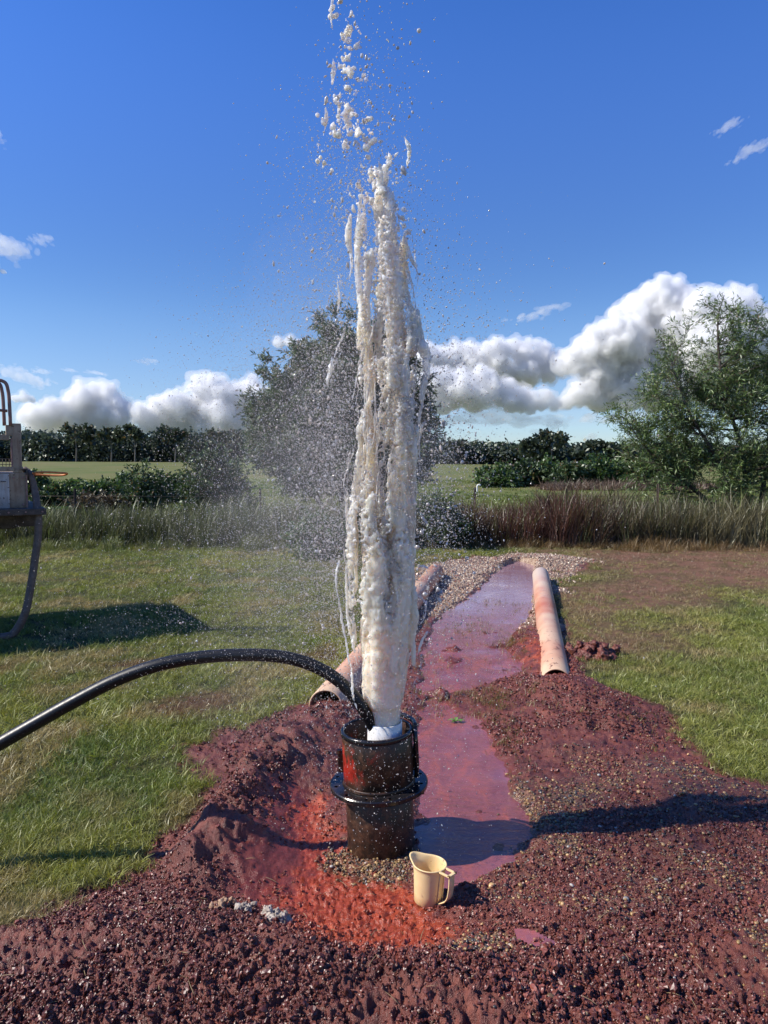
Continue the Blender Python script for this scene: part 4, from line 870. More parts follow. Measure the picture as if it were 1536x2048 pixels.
# ------------------------------------------------------------------ black air hose
def hose():
    Yh = 3.02
    pts = [P(-420, 1700, 2.72), P(-200, 1595, 2.80), P(-60, 1521, 2.86), P(0, 1487, 2.89), P(75, 1444, 2.92), P(150, 1402, 2.95), P(230, 1361, 2.98), P(310, 1332, 3.0), P(390, 1316, 3.02), P(470, 1310, 3.03), P(550, 1312, 3.03), P(610, 1325, 3.02), P(660, 1349, 3.01), P(697, 1380, 3.0), P(722, 1412, 3.0), P(740, 1441, 3.02), P(756, 1475, 3.04), P(764, 1510, 3.05)]
    c = catmull(pts, 10); t = NT('glossy_black_rubber'); P_ = t.coord('Object'); n = t.noise(P_, 120, 3, .6); dr = t.ramp(t.noise(P_, 160, 2, .5), [(.66, (0, 0, 0)), (.70, (1, 1, 1))])
    t.principled(Base_Color=t.mix(t.math('MULTIPLY', dr, .25), (.008, .009, .011), (.32, .26, .22)), Roughness=t.math('ADD', .26, t.math('MULTIPLY', n, .25)), Specular_IOR_Level=.35, Normal=t.bump(n, .25, .001)); M = t.m
    h = tag(empty('air_hose', tuple(c[0])), 'thick black rubber hose arching from the left into the white pipe', 'hose')
    cc = c - c[0]; tt = np.gradient(cc, axis=0); tt /= np.linalg.norm(tt, axis=1)[:, None]
    side = np.array((0, -1.0, 0)); V = []; ns = 28; r0 = .0242; a = np.arange(ns) * 2 * np.pi / ns
    for k, (p, tv) in enumerate(zip(cc, tt)):
        u = side - tv * np.dot(side, tv); u /= np.linalg.norm(u); w = np.cross(tv, u)
        rr = r0 * (1 + .030 * np.cos(4 * a + .6)) * np.interp(k / len(cc), [0, .45, .8, 1], [1.16, 1.08, 1.02, .96])
        V.append(p + rr[:, None] * (np.cos(a)[:, None] * u + np.sin(a)[:, None] * w))
    V = np.vstack(V); i = np.arange(len(cc) - 1)[:, None] * ns; j = np.arange(ns)[None]; j2 = (j + 1) % ns
    q = np.stack((i + j, i + j2, i + ns + j2, i + ns + j), -1).reshape(-1, 4)
    link('hose_wall', mesh_np('hose_wall', V, [q, ], M, True), h)
hose()

# ------------------------------------------------------------------ two big stained pvc pipes
def big_pipe(label, a, b, ra, name='drain_pipe', seed=0, fill=.5):
    a, b = np.array(a), np.array(b); L_ = np.linalg.norm(b - a); d = Vector(b - a)
    t = NT('stained_pvc'); P_ = t.coord('Object'); n = t.noise(t.mapped(P_, (1, 1, .45)), 4.5, 6, .62, .5); n2_ = t.noise(P_, 22, 5, .65); n3_ = t.noise(t.mapped(P_, (1, 1, .6)), 2.1 + seed * .3, 3, .5)
    s = t.n('ShaderNodeSeparateXYZ', {0: P_}).outputs
    c = t.ramp(n3_, [(.38, (.60, .40, .26)), (.52, (.52, .24, .15)), (.66, (.44, .13, .065))])
    c = t.mix(t.ramp(n, [(.50, (0, 0, 0)), (.68, (.75, .75, .75))]), c, (.50, .33, .25)); c = t.mix(t.ramp(n2_, [(.60, (0, 0, 0)), (.68, (.8, .8, .8))]), c, (.16, .06, .035))
    e = t.n('ShaderNodeMapRange', {'Value': s[2], 'From Min': L_ * .62, 'From Max': L_ * .98}).outputs[0]; c = t.mix(t.math('MULTIPLY', e, .75 if seed else .0), c, (.66, .56, .46))
    e0 = t.n('ShaderNodeMapRange', {'Value': s[2], 'From Min': .9, 'From Max': .0}).outputs[0]; c = t.mix(t.math('MULTIPLY', e0, .45), c, (.66, .48, .30))
    blot = t.ramp(t.noise(t.mapped(P_, (1.6, 1.6, .8)), 7, 5, .7), [(.60, (0, 0, 0)), (.66, (1, 1, 1))]); eb = t.n('ShaderNodeMapRange', {'Value': s[2], 'From Min': 1.6, 'From Max': .1}).outputs[0]; c = t.mix(t.math('MULTIPLY', blot, eb), c, (.10, .035, .025))
    t.principled(Base_Color=c, Roughness=.45, Normal=t.bump(n2_, .25, .004)); M = t.m
    o = tag(empty(name, tuple(a)), label, 'pipe', 'stained pipes either side of the drain'); o.rotation_mode = 'QUATERNION'; o.rotation_quaternion = d.to_track_quat('Z', 'Y')
    prof = [(ra, .004), (ra, L_ * .33), (ra * 1.0, L_ * .66), (ra, L_ - .004), (ra - .003, L_), (ra - .010, L_), (ra - .011, L_ - .004), (ra - .011, .004), (ra - .009, 0), (ra - .003, 0)]
    v, f = lathe(prof, 64, True); link('pipe_wall', mesh_np('pipe_wall', v, f, M, True), o)
    # mud lying in the mouth
    return o
big_pipe('pale stained plastic pipe left of the drain, its near mouth open toward the casing', (at(650, 4.62) * 1.0, 4.62, .06), (at(872, 10.3), 10.3, .10), .115, seed=0)
big_pipe('orange stained plastic pipe lying right of the drain with mud heaped at its near mouth', (at(1118, 5.36), 5.36, -.008), (at(1083, 10.1), 10.1, .085), .112, seed=1)

# ------------------------------------------------------------------ tank unit at the left edge
def dirty_paint(name, c1, c2, rust, amt=.5):
    t = NT(name); P_ = t.coord('Object'); n = t.noise(P_, 6, 6, .65); d = t.noise(t.mapped(P_, (1, 1, .12)), 22, 5, .7); s = t.noise(P_, 30, 5, .7); z = t.n('ShaderNodeSeparateXYZ', {0: P_}).outputs[2]
    c = t.ramp(n, [(.35, c1), (.65, c2)]); c = t.mix(t.math('MULTIPLY', t.ramp(d, [(.48, (0, 0, 0)), (.64, (1, 1, 1))]), amt), c, rust); c = t.mix(t.ramp(s, [(.58, (0, 0, 0)), (.66, (.85, .85, .85))]), c, (.07, .035, .022))
    lo = t.n('ShaderNodeMapRange', {'Value': z, 'From Min': 1.34, 'From Max': 1.14}).outputs[0]; c = t.mix(t.math('MULTIPLY', t.math('MULTIPLY', lo, t.math('ADD', s, .3)), .9, clamp=True), c, (.055, .035, .026))
    t.principled(Base_Color=c, Roughness=.75, Normal=t.bump(s, .4, .004)); return t.m
def truck():
    M_body = dirty_paint('dusty_beige_paint', (.27, .19, .13), (.40, .32, .23), (.15, .075, .045)); M_white = dirty_paint('dirty_white_panel', (.40, .39, .38), (.52, .51, .50), (.20, .12, .08), .35); M_dark = simple('muddy_dark_steel', (.045, .034, .030), .8, nz=(14, (.12, .095, .08)))
    M_rail = simple('oxide_pink_rail', (.20, .105, .085), .6, nz=(20, (.33, .20, .17))); M_rub = simple('black_tyre', (.012, .012, .012), .8); M_gr = simple('cage_mesh_steel', (.10, .075, .06), .8)
    Y0 = 7.0; base = (at(88, Y0), Y0, 0); th = R(30); tr = tag(empty('tank_truck', base, th), 'rear corner of a dusty beige service truck with guard rail and caged top', 'truck')
    X = lambda px: -(base[0] - (px - 768) / F * Y0) / (math.cos(th) - (px - 768) / F * math.sin(th)); Zp = lambda py: zat(py, Y0)
    bm = bmesh.new(); x1 = X(56); bm_box(bm, (x1 + 2.2, 1.5, Zp(945) - Zp(1016)), ((x1 - 2.2) / 2, .75, (Zp(945) + Zp(1016)) / 2), bevel=.012); bm_obj('cabinet', bm, M_body, tr)
    bm = bmesh.new(); bm_box(bm, (.17, .012, .33), (X(-2), -.007, (Zp(948) + Zp(1016)) / 2), bevel=.003); bm_obj('door_panel', bm, M_white, tr)
    bm = bmesh.new(); bm_box(bm, (.012, .014, .33), (X(53), -.008, (Zp(948) + Zp(1016)) / 2)); bm_obj('edge_strip', bm, M_rail, tr)
    bm = bmesh.new(); x1 = X(88); bm_box(bm, (x1 + 2.6, 1.7, .062), ((x1 - 2.6) / 2, .68, Zp(1021)), bevel=.01); dk_ = bm_obj('deck', bm, M_dark, tr)
    bm = bmesh.new(); bm_box(bm, (5.0, .09, .16), (-2.55, .35, Zp(1040)), bevel=.01); bm_box(bm, (5.0, .09, .16), (-2.55, 1.15, Zp(1040)), bevel=.01); bm_obj('chassis_rail', bm, M_dark, tr)
    bm = bmesh.new(); bm_box(bm, (.17, .3, .14), (X(15), .35, Zp(1044)), bevel=.03); bm_obj('tow_block', bm, M_dark, tr)
    for (px, py) in ((10, 955), (10, 1008), (46, 955), (46, 1008), (28, 955)):
        bm = bmesh.new(); bmesh.ops.create_cone(bm, cap_ends=True, segments=6, radius1=.011, radius2=.010, depth=.012, matrix=Matrix.Rotation(R(90), 4, 'X')); o = bm_obj('bolt', bm, M_rail, tr); o.location = (X(px), -.006, Zp(py))
    v, f = tubes([(catmull([(X(2), -.004, Zp(962)), (X(4), -.03, Zp(962)), (X(10), -.03, Zp(962)), (X(12), -.004, Zp(962))], 4), .004)], 6); link('door_handle', mesh_np('door_handle', v, f, M_dark, True), tr)
    bm = bmesh.new(); bm_box(bm, (.05, .05, .012), (X(50), -.02, Zp(938)), bevel=.002); bm_box(bm, (.012, .05, .06), (X(54), -.02, Zp(943)), bevel=.002); bm_obj('hose_bracket', bm, M_dark, tr)
    for k in range(5):
        bm = bmesh.new(); bmesh.ops.create_cone(bm, cap_ends=True, segments=8, radius1=.009, radius2=.009, depth=.010, matrix=Matrix.Rotation(R(90), 4, 'X')); o = bm_obj('bolt', bm, M_rail, tr); o.location = (X(80) - .14 * k, -.172, Zp(1021))
    # top frame, corner post, gusset
    bm = bmesh.new(); bm_box(bm, (.075, .06, Zp(848) - Zp(945)), (X(37), .03, (Zp(848) + Zp(945)) / 2), bevel=.005); bm_box(bm, (.13, .05, .10), (X(31), .03, Zp(862)), bevel=.006); bm_obj('corner_post', bm, M_body, tr)
    bm = bmesh.new(); bm_box(bm, (2.0, .05, .05), (X(22) - 1.0, .03, Zp(876)), bevel=.006); bm_box(bm, (2.2, .06, .045), (X(48) - 1.1, .03, Zp(938)), bevel=.006); bm_obj('frame_beam', bm, M_body, tr)
    bm = bmesh.new(); bm_box(bm, (.03, .03, Zp(878) - Zp(936)), (X(28), .02, (Zp(878) + Zp(936)) / 2)); bm_obj('inner_post', bm, M_rail, tr)
    ln = []
    for k in range(26): xx_ = X(34) - .028 * k; ln.append((np.array([(xx_, .012, Zp(918)), (xx_, .012, Zp(935))]), .003))
    for k in range(4): zz_ = Zp(918) - k * .026; ln.append((np.array([(X(34), .009, zz_), (X(34) - .75, .009, zz_)]), .003))
    v, f = tubes(ln, 4); link('cage_mesh', mesh_np('cage_mesh', v, f, M_gr), tr)
    for dx, yy_ in ((0, 0.0), (-.045, .10)):
        p = catmull([(X(25) + dx, yy_, Zp(852)), (X(24) + dx, yy_, Zp(800)), (X(22) + dx, yy_, Zp(782)), (X(19) + dx, yy_, Zp(771)), (X(12) + dx, yy_, Zp(766)), (X(0) + dx, yy_, Zp(764.5)), (X(-60), yy_, Zp(764)), (X(-140), yy_, Zp(764))], 6)
        v, f = tubes([(p, .016)], 10); link('guard_rail', mesh_np('guard_rail', v, f, M_rail, True), tr)
    v, f = tubes([(np.array([(X(20), 0, Zp(824)), (X(-60), .0, Zp(820)), (X(-140), 0, Zp(820))]), .013)], 8); link('mid_rail', mesh_np('mid_rail', v, f, M_rail, True), tr)
    # the rest of the vehicle, outside the frame
    v, f = lathe([(.0, -2.1), (.55, -2.05), (.62, -1.9), (.62, -.1), (.55, .05), (0, .1)], 40); o = link('tank', mesh_np('tank', v, f, M_body, True), tr); o.rotation_euler = (0, R(90), 0); o.location = (-1.2, .75, 2.0)
    bm = bmesh.new(); bm_box(bm, (1.6, 1.9, 1.7), (-5.3, .75, 1.75), bevel=.12); bm_obj('cab', bm, M_white, tr)
    for xx_ in (-2.2, -5.3):
        for yy_ in (0.0, 1.5):
            v, f = lathe([(.27, -.12), (.44, -.13), (.485, -.09), (.49, 0), (.485, .09), (.44, .13), (.27, .12)], 36, True); w = link('wheel', mesh_np('wheel', v, f, M_rub, True), tr); w.rotation_euler = (R(90), 0, 0); w.location = (xx_, yy_, .49)
            v, f = lathe([(.001, .03), (.16, .05), (.2, .0), (.268, .08), (.268, -.08), (.001, -.05)], 30); link('rim', mesh_np('rim', v, f, M_white, True), w)
    # hose hanging from the deck to the grass
    p = catmull([P(48, 938, 7.0), P(60, 950, 6.98), P(70, 985, 6.97), P(76, 1030, 6.9), P(76, 1070, 6.88), P(71, 1110, 6.85), P(62, 1170, 6.80), P(52, 1220, 6.75), P(38, 1252, 6.72), P(20, 1274, 6.68), P(0, 1287, 6.62), P(-60, 1300, 6.6), P(-200, 1305, 6.6)], 7)
    p[:, 2] = np.maximum(p[:, 2], .04); ho = link('suction_hose', mesh_np('suction_hose', *tubes([(p - p[0], np.interp(np.arange(len(p)), [0, 20, 60], [.030, .034, .036]))], 14), simple('brown_hose', (.085, .060, .048), .6, nz=(25, (.15, .115, .095))), True))
    ho.location = tuple(p[0]); tag(ho, 'thick brown hose hanging off the truck deck down to the grass', 'hose')
    M_or = simple('orange_strap', (.52, .15, .035), .6, nz=(30, (.66, .26, .08)))
    V = []; a = P(62, 948, 6.99)
    s1 = catmull([(0, 0, 0), (.08, -.03, .016), (.18, -.04, .018), (.28, -.03, .012), (.34, 0, .004), (.28, .05, -.012), (.17, .06, -.014), (.08, .04, -.010), (0.0, .01, -.006)], 5)
    st = link('strap', mesh_np('strap', *tubes([(s1, .0105)], 6), M_or, True)); st.location = tuple(a); tag(st, 'orange strap loop sticking out sideways from the truck corner', 'strap')
truck()

# ------------------------------------------------------------------ small things on the ground
M_foam = simple('grey_white_scum', (.22, .17, .13), .85, nz=(45, (.62, .55, .47))); M_foam2 = simple('ochre_scum', (.22, .11, .06), .85, nz=(45, (.58, .42, .28)))
def lump(px, py, wpx, hpx, seed, label, mat, extra=()):
    x, y = G(px, py, .03); z = gz(x, y); s = y / F; r = np.random.default_rng(seed); n = 26
    p = np.stack((r.normal(0, wpx * .22 * s, n), r.normal(0, wpx * .14 * s, n), np.abs(r.normal(0, hpx * .25 * s, n)) + .004), -1); rad = r.uniform(.005, .016, n) * wpx / 45
    me = blob_mesh('clay_lump', p, rad, .0022, mat); v = get_co(me); no = get_no(me); set_co(me, v + no * (.009 * n3(v, 70, 2) + .0055 * n3(v, 150, 3) + .0025 * n3(v, 330, 4))[:, None])
    o = link('clay_lump', me); o.location = (x, y, z); tag(o, label, 'clay lump', 'pale lumps at the foot of the ridge')
lump(447, 1828, 42, 34, 3, 'ochre and white crumbly lump, leftmost of the three pale lumps', M_foam2); lump(491, 1835, 32, 28, 4, 'smallest white lump, middle of the three pale lumps', M_foam); lump(546, 1846, 62, 40, 5, 'largest grey white lump, nearest to the orange mud', M_foam)
def mud_heap():
    x, y = G(1183, 1312); r = np.random.default_rng(12); n = 90; p = np.stack((r.normal(0, .095, n), r.normal(0, .08, n), np.abs(r.normal(0, .045, n)) - .01), -1); p[:, 2] *= np.clip(1.2 - np.abs(p[:, 0]) * 4, .2, 1); rad = r.uniform(.015, .045, n)
    me = blob_mesh('mud_lump', p, rad, .006, M_heap); v = get_co(me); no = get_no(me); set_co(me, v + no * (.016 * n3(v, 28, 2) + .010 * n3(v, 60, 3) + .005 * n3(v, 130, 4))[:, None])
    o = link('mud_lump', me); o.location = (x, y, gz(x, y)); tag(o, 'heap of turned red brown mud on the grass right of the right hand pipe', 'mud heap')
M_heap = simple('turned_mud', (.075, .018, .012), .6, nz=(20, (.22, .065, .04)))
mud_heap()
def leaf_thing():
    x, y = G(912, 1440); z = max(gz(x, y), WATER_Z) + .006; t = NT('fresh_green_leaf'); t.principled(Base_Color=(.13, .24, .045), Roughness=.4); V, Fq = [], []; b = 0
    for (ang, ln, wd, lift) in ((R(170), .055, .012, .012), (R(10), .06, .014, .008), (R(80), .035, .012, .02), (R(215), .035, .010, .006), (R(-30), .04, .01, .012)):
        d = np.array((math.cos(ang), math.sin(ang), 0)); s = np.array((-d[1], d[0], 0))
        for k in range(6):
            f = k / 5; c = d * ln * f + np.array((0, 0, lift * math.sin(f * 3.0))); w = wd * math.sin(math.pi * (.08 + .9 * f)) ; V += [c - s * w + np.array((0, 0, .003)), c, c + s * w + np.array((0, 0, .003))]
        for k in range(5): Fq += [(b + 3 * k, b + 3 * k + 1, b + 3 * k + 4, b + 3 * k + 3), (b + 3 * k + 1, b + 3 * k + 2, b + 3 * k + 5, b + 3 * k + 4)]
        b += 18
    o = link('leaf_sprig', mesh_np('leaf_sprig', np.array(V), np.array(Fq), t.m, True)); o.location = (x, y, z); tag(o, 'fresh green leaf sprig lying at the edge of the red water', 'leaf sprig')
leaf_thing()
M_twig = simple('dry_twig', (.22, .13, .07), .8, nz=(60, (.34, .22, .13)))
for k, (px, py, ln, ang, lab) in enumerate(((1215, 1868, .10, .5, 'forked dry twig lying on the gravel at lower right'), (1320, 1790, .06, -.6, 'thin pale twig in the mud right of the forked one'))):
    x, y = G(px, py); c = [(-ln / 2, 0, 0), (0, .006, .01), (ln / 2, 0, .004)]; l_ = [(catmull(c, 4), .0016), (np.array([(0, .006, .01), (ln * .25, .03, .012)]), .0012)]
    o = link('twig', mesh_np('twig', *tubes(l_, 5), M_twig)); o.location = (x, y, gz(x, y) + .012); o.rotation_euler = (0, 0, ang); tag(o, lab, 'twig')

# ------------------------------------------------------------------ clouds
def cloud_mat(name, dens=.022):
    t = NT(name); v = t.n('ShaderNodeVolumeScatter', {'Color': (1, 1, 1, 1), 'Density': dens, 'Anisotropy': .15})
    t.t.links.new(v.outputs[0], t.out.inputs['Volume']); return t.m
M_cloud = cloud_mat('cumulus', .045); M_fringe = cloud_mat('cumulus_fringe', .010)
def remesh(me, vx):
    o = bpy.data.objects.new('tmp', me); C.objects.link(o); md = o.modifiers.new('r', 'REMESH'); md.mode = 'VOXEL'; md.voxel_size = vx; md.use_smooth_shade = True
    out = bpy.data.meshes.new_from_object(o.evaluated_get(bpy.context.evaluated_depsgraph_get())); out.name = me.name; bpy.data.objects.remove(o)
    if not out.materials: out.materials.append(me.materials[0])
    return out
def cumulus(label, blobs, D, seed, flat_py=None, voxel=5.5, kids=(12, 7), group='cumulus clouds along the horizon'):
    r = np.random.default_rng(seed); s = D / F; pts, rad = [], []
    for (px, py, rp) in blobs:
        c = np.array((at(px, D), D + r.normal(0, rp * .5) * s, zat(py, D))); R0 = rp * s; pts.append(c); rad.append(R0)
        for k in range(kids[0]):
            d = r.normal(size=3); d[2] = abs(d[2]) * .9 - .15; d[1] = -abs(d[1]) if r.uniform() < .7 else d[1]; d /= np.linalg.norm(d); c1 = c + d * R0 * .82; r1 = R0 * r.uniform(.22, .50); pts.append(c1); rad.append(r1)
            for m in range(kids[1]):
                e = r.normal(size=3) * .8 + d; e /= np.linalg.norm(e); c2 = c1 + e * r1 * .85; r2 = r1 * r.uniform(.28, .5); pts.append(c2); rad.append(r2)
                for q in range(3):
                    g = r.normal(size=3) * .8 + e; g /= np.linalg.norm(g); pts.append(c2 + g * r2 * .9); rad.append(max(r2 * r.uniform(.3, .5), voxel * .8))
    pts, rad = np.array(pts), np.array(rad); o0 = np.array((at(blobs[0][0], D), D, zat(blobs[0][1], D)))
    if flat_py: zf = zat(flat_py, D); m = pts[:, 2] - rad < zf; pts[m, 2] = np.maximum(pts[m, 2], zf + rad[m] * .55)
    me = blob_mesh('cumulus_cloud', pts - o0, rad, voxel, M_cloud); v = get_co(me); no = get_no(me)
    if flat_py: zf2 = zf - o0[2]; lo = v[:, 2] < zf2; v[lo, 2] = zf2 + (v[lo, 2] - zf2) * .25
    n = 40 * np.abs(n3(v, 1 / 85., 1)) + 32 * np.abs(n3(v, 1 / 42., 2)) + 26 * np.abs(n3(v, 1 / 23., 3)) + 15 * np.abs(n3(v, 1 / 12., 4)) - 30; k_ = D / 3000 * min(1, voxel / 5.5) * (.45 if len(blobs) < 5 else 1)
    if flat_py: n = n * (.35 + .65 * sstep(zf2 - 5, zf2 + 60, v[:, 2]))
    set_co(me, v + no * (n * k_)[:, None]); me = remesh(me, voxel * .95)
    o = link('cumulus_cloud', me); o.location = tuple(o0)
    fm = me.copy(); fm.materials.clear(); fm.materials.append(M_fringe); v = get_co(fm); no = get_no(fm); ff = (2 + 14 * np.clip(n3(v, 1 / 60., 21), 0, 1) + 20 * np.abs(n3(v, 1 / 26., 22)) + 16 * np.abs(n3(v, 1 / 13., 23))) * (.5 if len(blobs) < 5 else .9)
    if flat_py: ff = ff * (.25 + .75 * sstep(zf2 - 5, zf2 + 60, v[:, 2]))
    set_co(fm, v + no * ff[:, None]); fm = remesh(fm, voxel * 1.15); fm.name = 'cloud_fringe'; link('cloud_fringe', fm, o); tag(o, label, 'cloud', group); return o
cumulus('white cumulus nearest the tank on the left horizon', [(208, 792, 26), (175, 812, 32), (125, 832, 26), (232, 815, 26), (85, 842, 18), (150, 840, 26), (190, 842, 26), (240, 842, 18), (110, 855, 16), (205, 856, 18), (160, 858, 18)], 3200, 1, 872)
cumulus('broad white cumulus left of the dense tree', [(412, 778, 26), (350, 815, 28), (305, 832, 22), (455, 795, 28), (500, 800, 32), (400, 820, 32), (450, 832, 26), (520, 820, 26), (560, 820, 26), (320, 852, 18), (370, 848, 24), (420, 852, 24), (470, 848, 26), (345, 835, 22), (440, 800, 30)], 3200, 2, 874)
cumulus('lower white cloud bank between the jet and the huge cumulus', [(860, 790, 26), (895, 785, 28), (945, 795, 28), (1000, 788, 26), (1045, 800, 20), (1080, 806, 16), (800, 790, 30), (1108, 810, 11), (870, 765, 22), (970, 775, 24), (920, 780, 30), (1020, 800, 22), (950, 812, 18), (880, 812, 18), (1060, 812, 14)], 3100, 3, 826)
cumulus('upper shaded cloud bank right of the jet', [(880, 725, 24), (930, 722, 26), (985, 715, 24), (1040, 708, 22), (1085, 712, 20), (1110, 722, 16), (840, 728, 26), (1000, 745, 24), (920, 750, 22), (1050, 745, 26), (960, 740, 30), (1090, 740, 20), (880, 745, 28), (1115, 735, 14)], 3600, 4, 782)
cumulus('huge towering white cumulus behind the wattle', [(1155, 790, 22), (1205, 772, 34), (1178, 705, 30), (1225, 690, 42), (1265, 640, 36), (1300, 622, 40), (1345, 625, 38), (1300, 710, 62), (1410, 618, 42), (1400, 700, 72), (1468, 618, 36), (1500, 650, 34), (1500, 735, 60), (1265, 775, 32), (1330, 780, 30), (1400, 785, 26), (1550, 700, 60), (1620, 720, 60), (1235, 740, 42), (1260, 700, 46), (1190, 735, 28), (1150, 720, 24), (1360, 650, 50), (1340, 760, 50), (1450, 780, 40), (1200, 795, 26), (1250, 800, 24), (1300, 802, 22), (1135, 805, 14)], 3300, 5, 824, voxel=5.5)
cumulus('small puffy cloud peeking above the left shoulder of the dense tree', [(560, 687, 10), (585, 685, 11), (610, 688, 10)], 3000, 6, 698, voxel=6)
cumulus('small puff above the left cumulus beside the rail', [(55, 797, 9), (42, 799, 8), (70, 801, 6), (90, 803, 4)], 2900, 7, 806, voxel=5)
cumulus('small round puff at the left edge high above the horizon', [(2, 534, 10), (-14, 532, 12), (22, 545, 4)], 2800, 8, 546, voxel=5)
# thin cloud: flattened bodies broken up by noise
M_thin = cloud_mat('thin_vapour', .006)
def wisp_mesh(seed):
    """a long ragged body: many small overlapping puffs, tapering to its ends"""
    r = np.random.default_rng(seed); n = 150; t = np.clip(r.normal(0, .36, n), -1, 1); e = np.sqrt(1 - t * t)
    p = np.stack((t, r.normal(0, .35, n) * e, r.normal(0, .34, n) * e + .25 * np.sin(t * 5 + seed)), -1)
    me = blob_mesh('thin_cloud', p * np.array((4.0, 1, 1)), r.uniform(.10, .34, n) * (.3 + .7 * e), .075, M_thin); v = get_co(me); no = get_no(me)
    v = v + no * (.16 * np.abs(n3(v, 3.0, 1)) + .10 * n3(v, 7, 2))[:, None]; set_co(me, v); me = remesh(me, .07); v = get_co(me); v[:, 0] /= 4.0; set_co(me, v); return me
wms = [wisp_mesh(k) for k in range(4)]
for k, (px, py, rx, rz, tilt, lab) in enumerate(((1072, 626, 82, 11, 14, 'thin streak of cloud above the right cloud bank'), (1436, 252, 42, 9, 24, 'short wisp high at upper right'), (1480, 300, 60, 12, 28, 'faint long wisp below the short one at upper right'), (22, 493, 70, 26, -5, 'ragged cloud patch at the left edge'), (100, 480, 30, 9, 5, 'small faint puff right of the ragged patch'),
        (10, 268, 30, 14, -38, 'small slanted wisp at the upper left edge'), (50, 752, 82, 17, -12, 'long low cloud strip above the guard rail'), (92, 743, 20, 7, 0, 'tiny cloud right of the long strip'), (300, 723, 30, 6, 0, 'thin streak above the broad left cumulus'), (148, 741, 16, 4, -4, 'tiny streak between the left strips'), (200, 746, 28, 4, -6, 'faint thin strip left of the dense tree'),
        (1000, 838, 190, 20, 0, 'long grey cloud shelf low above the right skyline'), (1108, 852, 32, 12, 0, 'small pale cloud low beside the tall gum crown'), (1180, 874, 24, 8, 0, 'tiny low cloud between the tall gum and the wattle'), (170, 858, 190, 14, 0, 'pale cloud base low above the left skyline'), (420, 862, 190, 14, 0, 'pale cloud base low behind the broad left cumulus'), (1240, 835, 150, 14, 0, 'grey band of cloud under the huge cumulus'))):
    D = 2950 + 17 * k; o = link('thin_cloud', wms[k % 4]); s = D / F; o.location = (at(px, D), D, zat(py, D)); o.scale = (rx * s, max(60, rz * s * 2), rz * s); o.rotation_euler = (0, R(-tilt), 0); tag(o, lab, 'cloud', 'thin clouds')

# ------------------------------------------------------------------ the water jet
def jet_mat():
    t = NT('milky_bore_water'); P_ = t.coord('Object'); n = t.noise(t.mapped(P_, (1, 1, .45)), 190, 4, .6); nl = t.noise(t.mapped(P_, (1, 1, .4)), 9, 4, .6)
    col = t.ramp(nl, [(.34, (.86, .77, .71)), (.50, (.88, .76, .64)), (.66, (.90, .73, .54))])
    s = t.n('ShaderNodeSeparateXYZ', {0: P_}).outputs; lo = t.n('ShaderNodeMapRange', {'Value': s[2], 'From Min': 2.4, 'From Max': .4, 'To Min': .0, 'To Max': .5}).outputs[0]; col = t.mix(lo, col, (.92, .79, .60))
    bn = t.bump(n, .4, .003)
    pr = t.principled(Base_Color=col, Roughness=.16, IOR=1.33, Subsurface_Weight=1.0, Subsurface_Radius=(1.0, .82, .62), Subsurface_Scale=.075, Normal=bn)
    cn = t.noise(t.mapped(P_, (1, 1, .28)), 16, 5, .7, .4); hi = t.n('ShaderNodeMapRange', {'Value': s[2], 'From Min': .7, 'From Max': 1.7, 'To Min': -.10, 'To Max': .05}).outputs[0]
    cl = t.ramp(t.math('ADD', cn, hi), [(.46, (.02, .02, .02)), (.64, (.62, .62, .62))])
    t.surf(t.n('ShaderNodeMixShader', {0: cl, 1: pr.outputs[0], 2: t.n('ShaderNodeBsdfTransparent', {'Color': (.97, .97, .98, 1)}).outputs[0]}).outputs[0])
    return t.m
M_jet = jet_mat()
